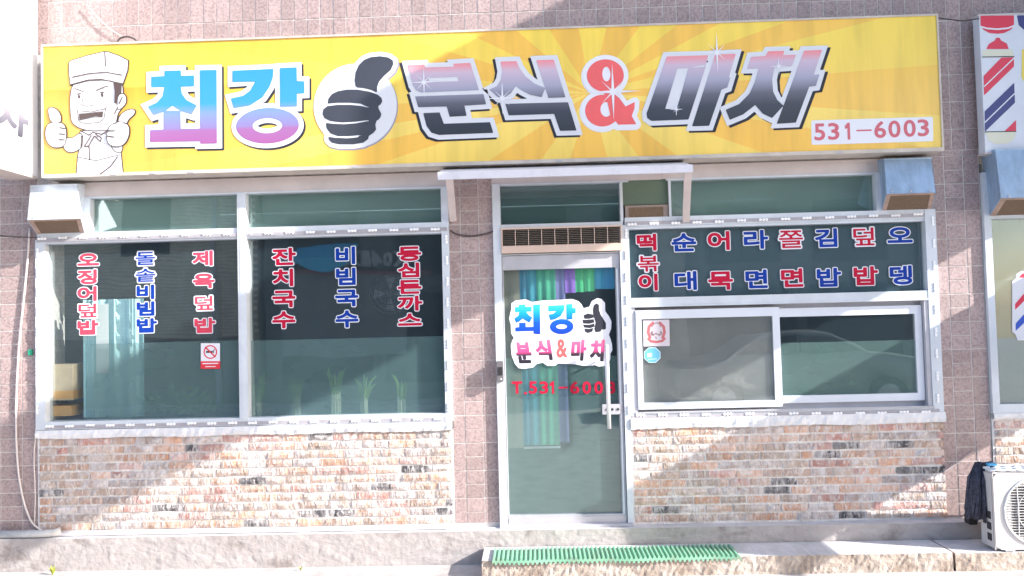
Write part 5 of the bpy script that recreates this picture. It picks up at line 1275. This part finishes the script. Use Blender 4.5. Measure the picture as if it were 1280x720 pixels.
def far_text(txt, x, z, h, w):
    sh_ = []
    for ch in txt:
        if ch != ' ': t_ = tight(ch); sh_.append(glyph_at(ch, x, z, w * .8, h, 0, t_))
        x -= w
    # read from the opposite side of the street: mirrored in x
    out = []
    for s_ in sh_:
        c0 = np.mean([p[0] for c in s_[1] for p in c]); lo_ = min(p[0] for c in s_[1] for p in c); hi_ = max(p[0] for c in s_[1] for p in c)
        out.append(('poly', [[(lo_ + hi_ - p[0], p[1]) for p in c] for c in s_[1]]))
    return printed('board_lettering', [(out, .02, YO - .04, 0)], [mat('dim_letter', (.45, .47, .50), .6)], o2, .02)
far_text('(041)53  064', -3.1, 3.22, .26, .24)
# parked car
car = empty('parked_car', (4.6, -8.6, 0)); tag(car, 'silver white sedan parked across the street, mirrored in the sliding window', 'car')
prof_b = [(-2.2, .35), (-2.25, .65), (-2.1, .88), (-1.35, .96), (-.75, 1.36), (.55, 1.40), (1.2, 1.02), (2.05, .92), (2.2, .7), (2.2, .35)]
bm = bmesh.new(); rings = []
for y_, s_, zs in ((-.82, .96, .96), (-.80, 1, 1), (-.6, 1, 1.0), (.6, 1, 1.0), (.80, 1, 1), (.82, .96, .96)):
    rings.append([bm.verts.new((4.6 + x * s_, -8.6 + y_ * (1 if z < 1.0 else .8), .02 + z * (zs if z < 1.2 else zs * 1.0))) for x, z in prof_b])
for a, b_ in zip(rings[:-1], rings[1:]):
    for i in range(len(prof_b)): j = (i + 1) % len(prof_b); bm.faces.new((a[i], a[j], b_[j], b_[i]))
bm.faces.new(rings[0][::-1]); bm.faces.new(rings[-1]); bmesh.ops.recalc_face_normals(bm, faces=bm.faces)
bmesh.ops.bevel(bm, geom=bm.edges[:], offset=.03, segments=2, affect='EDGES')
m = MB(); m.addbm(bm); m.build('body', mat('silver_paint', (.30, .32, .33), .3, metal=.2), car, smooth=True)
for sgn in (-1, 1):
    yq = -8.6 + sgn * .79
    for q in ([(-1.15, 1.02), (-.72, 1.30), (-.12, 1.32), (-.12, 1.02)], [(-.05, 1.02), (-.05, 1.32), (.5, 1.33), (1.0, 1.04)]):
        w_ = MB(); w_.prism([(4.6 + x, z + .02) for x, z in q], yq - .07, yq + .02 if sgn > 0 else yq + .07); w_.build('side_window', M_dark, car)
for x_ in (-1.4, 1.4):
    for sgn in (-1, 1):
        w_ = MB(); w_.tube([(4.6 + x_, -8.6 + sgn * .68, .33), (4.6 + x_, -8.6 + sgn * .86, .33)], .33, 24); wo = w_.build('wheel', M_black, car)
        w_ = MB(); w_.tube([(4.6 + x_, -8.6 + sgn * .80, .33), (4.6 + x_, -8.6 + sgn * .875, .33)], .2, 18); w_.build('rim', M_alud, wo)
# unseen boards added outside the frame, outlined to throw shade on the front
XB = 4.75; dz = XB * .5
def board(poly, lab):
    """poly in (y depth, z)"""
    m = MB(); n_ = len(poly); k = 0
    m.v = [(XB, -y, z) for y, z in poly] + [(XB + .06, -y, z) for y, z in poly]
    m.f = [tuple(range(n_)), tuple(range(n_, 2 * n_))[::-1]] + [(i, n_ + i, n_ + (i + 1) % n_, (i + 1) % n_) for i in range(n_)]; m.m = [0] * len(m.f)
    tag(m.build('shade_board', mat('shade_board_metal', (.45, .46, .48), .5, n=.1)), lab, 'board')
def dep(x): return (XB - x) / 3
board([(.0, .64 + dz + .0), (dep(2.35), .64 + dz), (dep(.85), .64 + dz), (dep(.85), 2.08 + dz), (dep(-4.4), 2.08 + dz), (dep(-4.4), 3.16 + dz), (dep(-1.9), 3.16 + dz), (dep(-1.9), 4.085 + dz), (0, 4.085 + dz)], 'large stepped board added out of view to shade the shop front')
board([(.02, -.87 + dz), (1.5, -.87 + dz), (1.5, .18 + dz), (.02, .18 + dz)], 'low screen added out of view to shade the lower shop front')
print('BRICKS', nb, 'TILES', sum(1 for o in bpy.data.objects if o.name.startswith('tile')), 'TRIS', sum(len(o.data.polygons) for o in bpy.data.objects if o.type == 'MESH'))
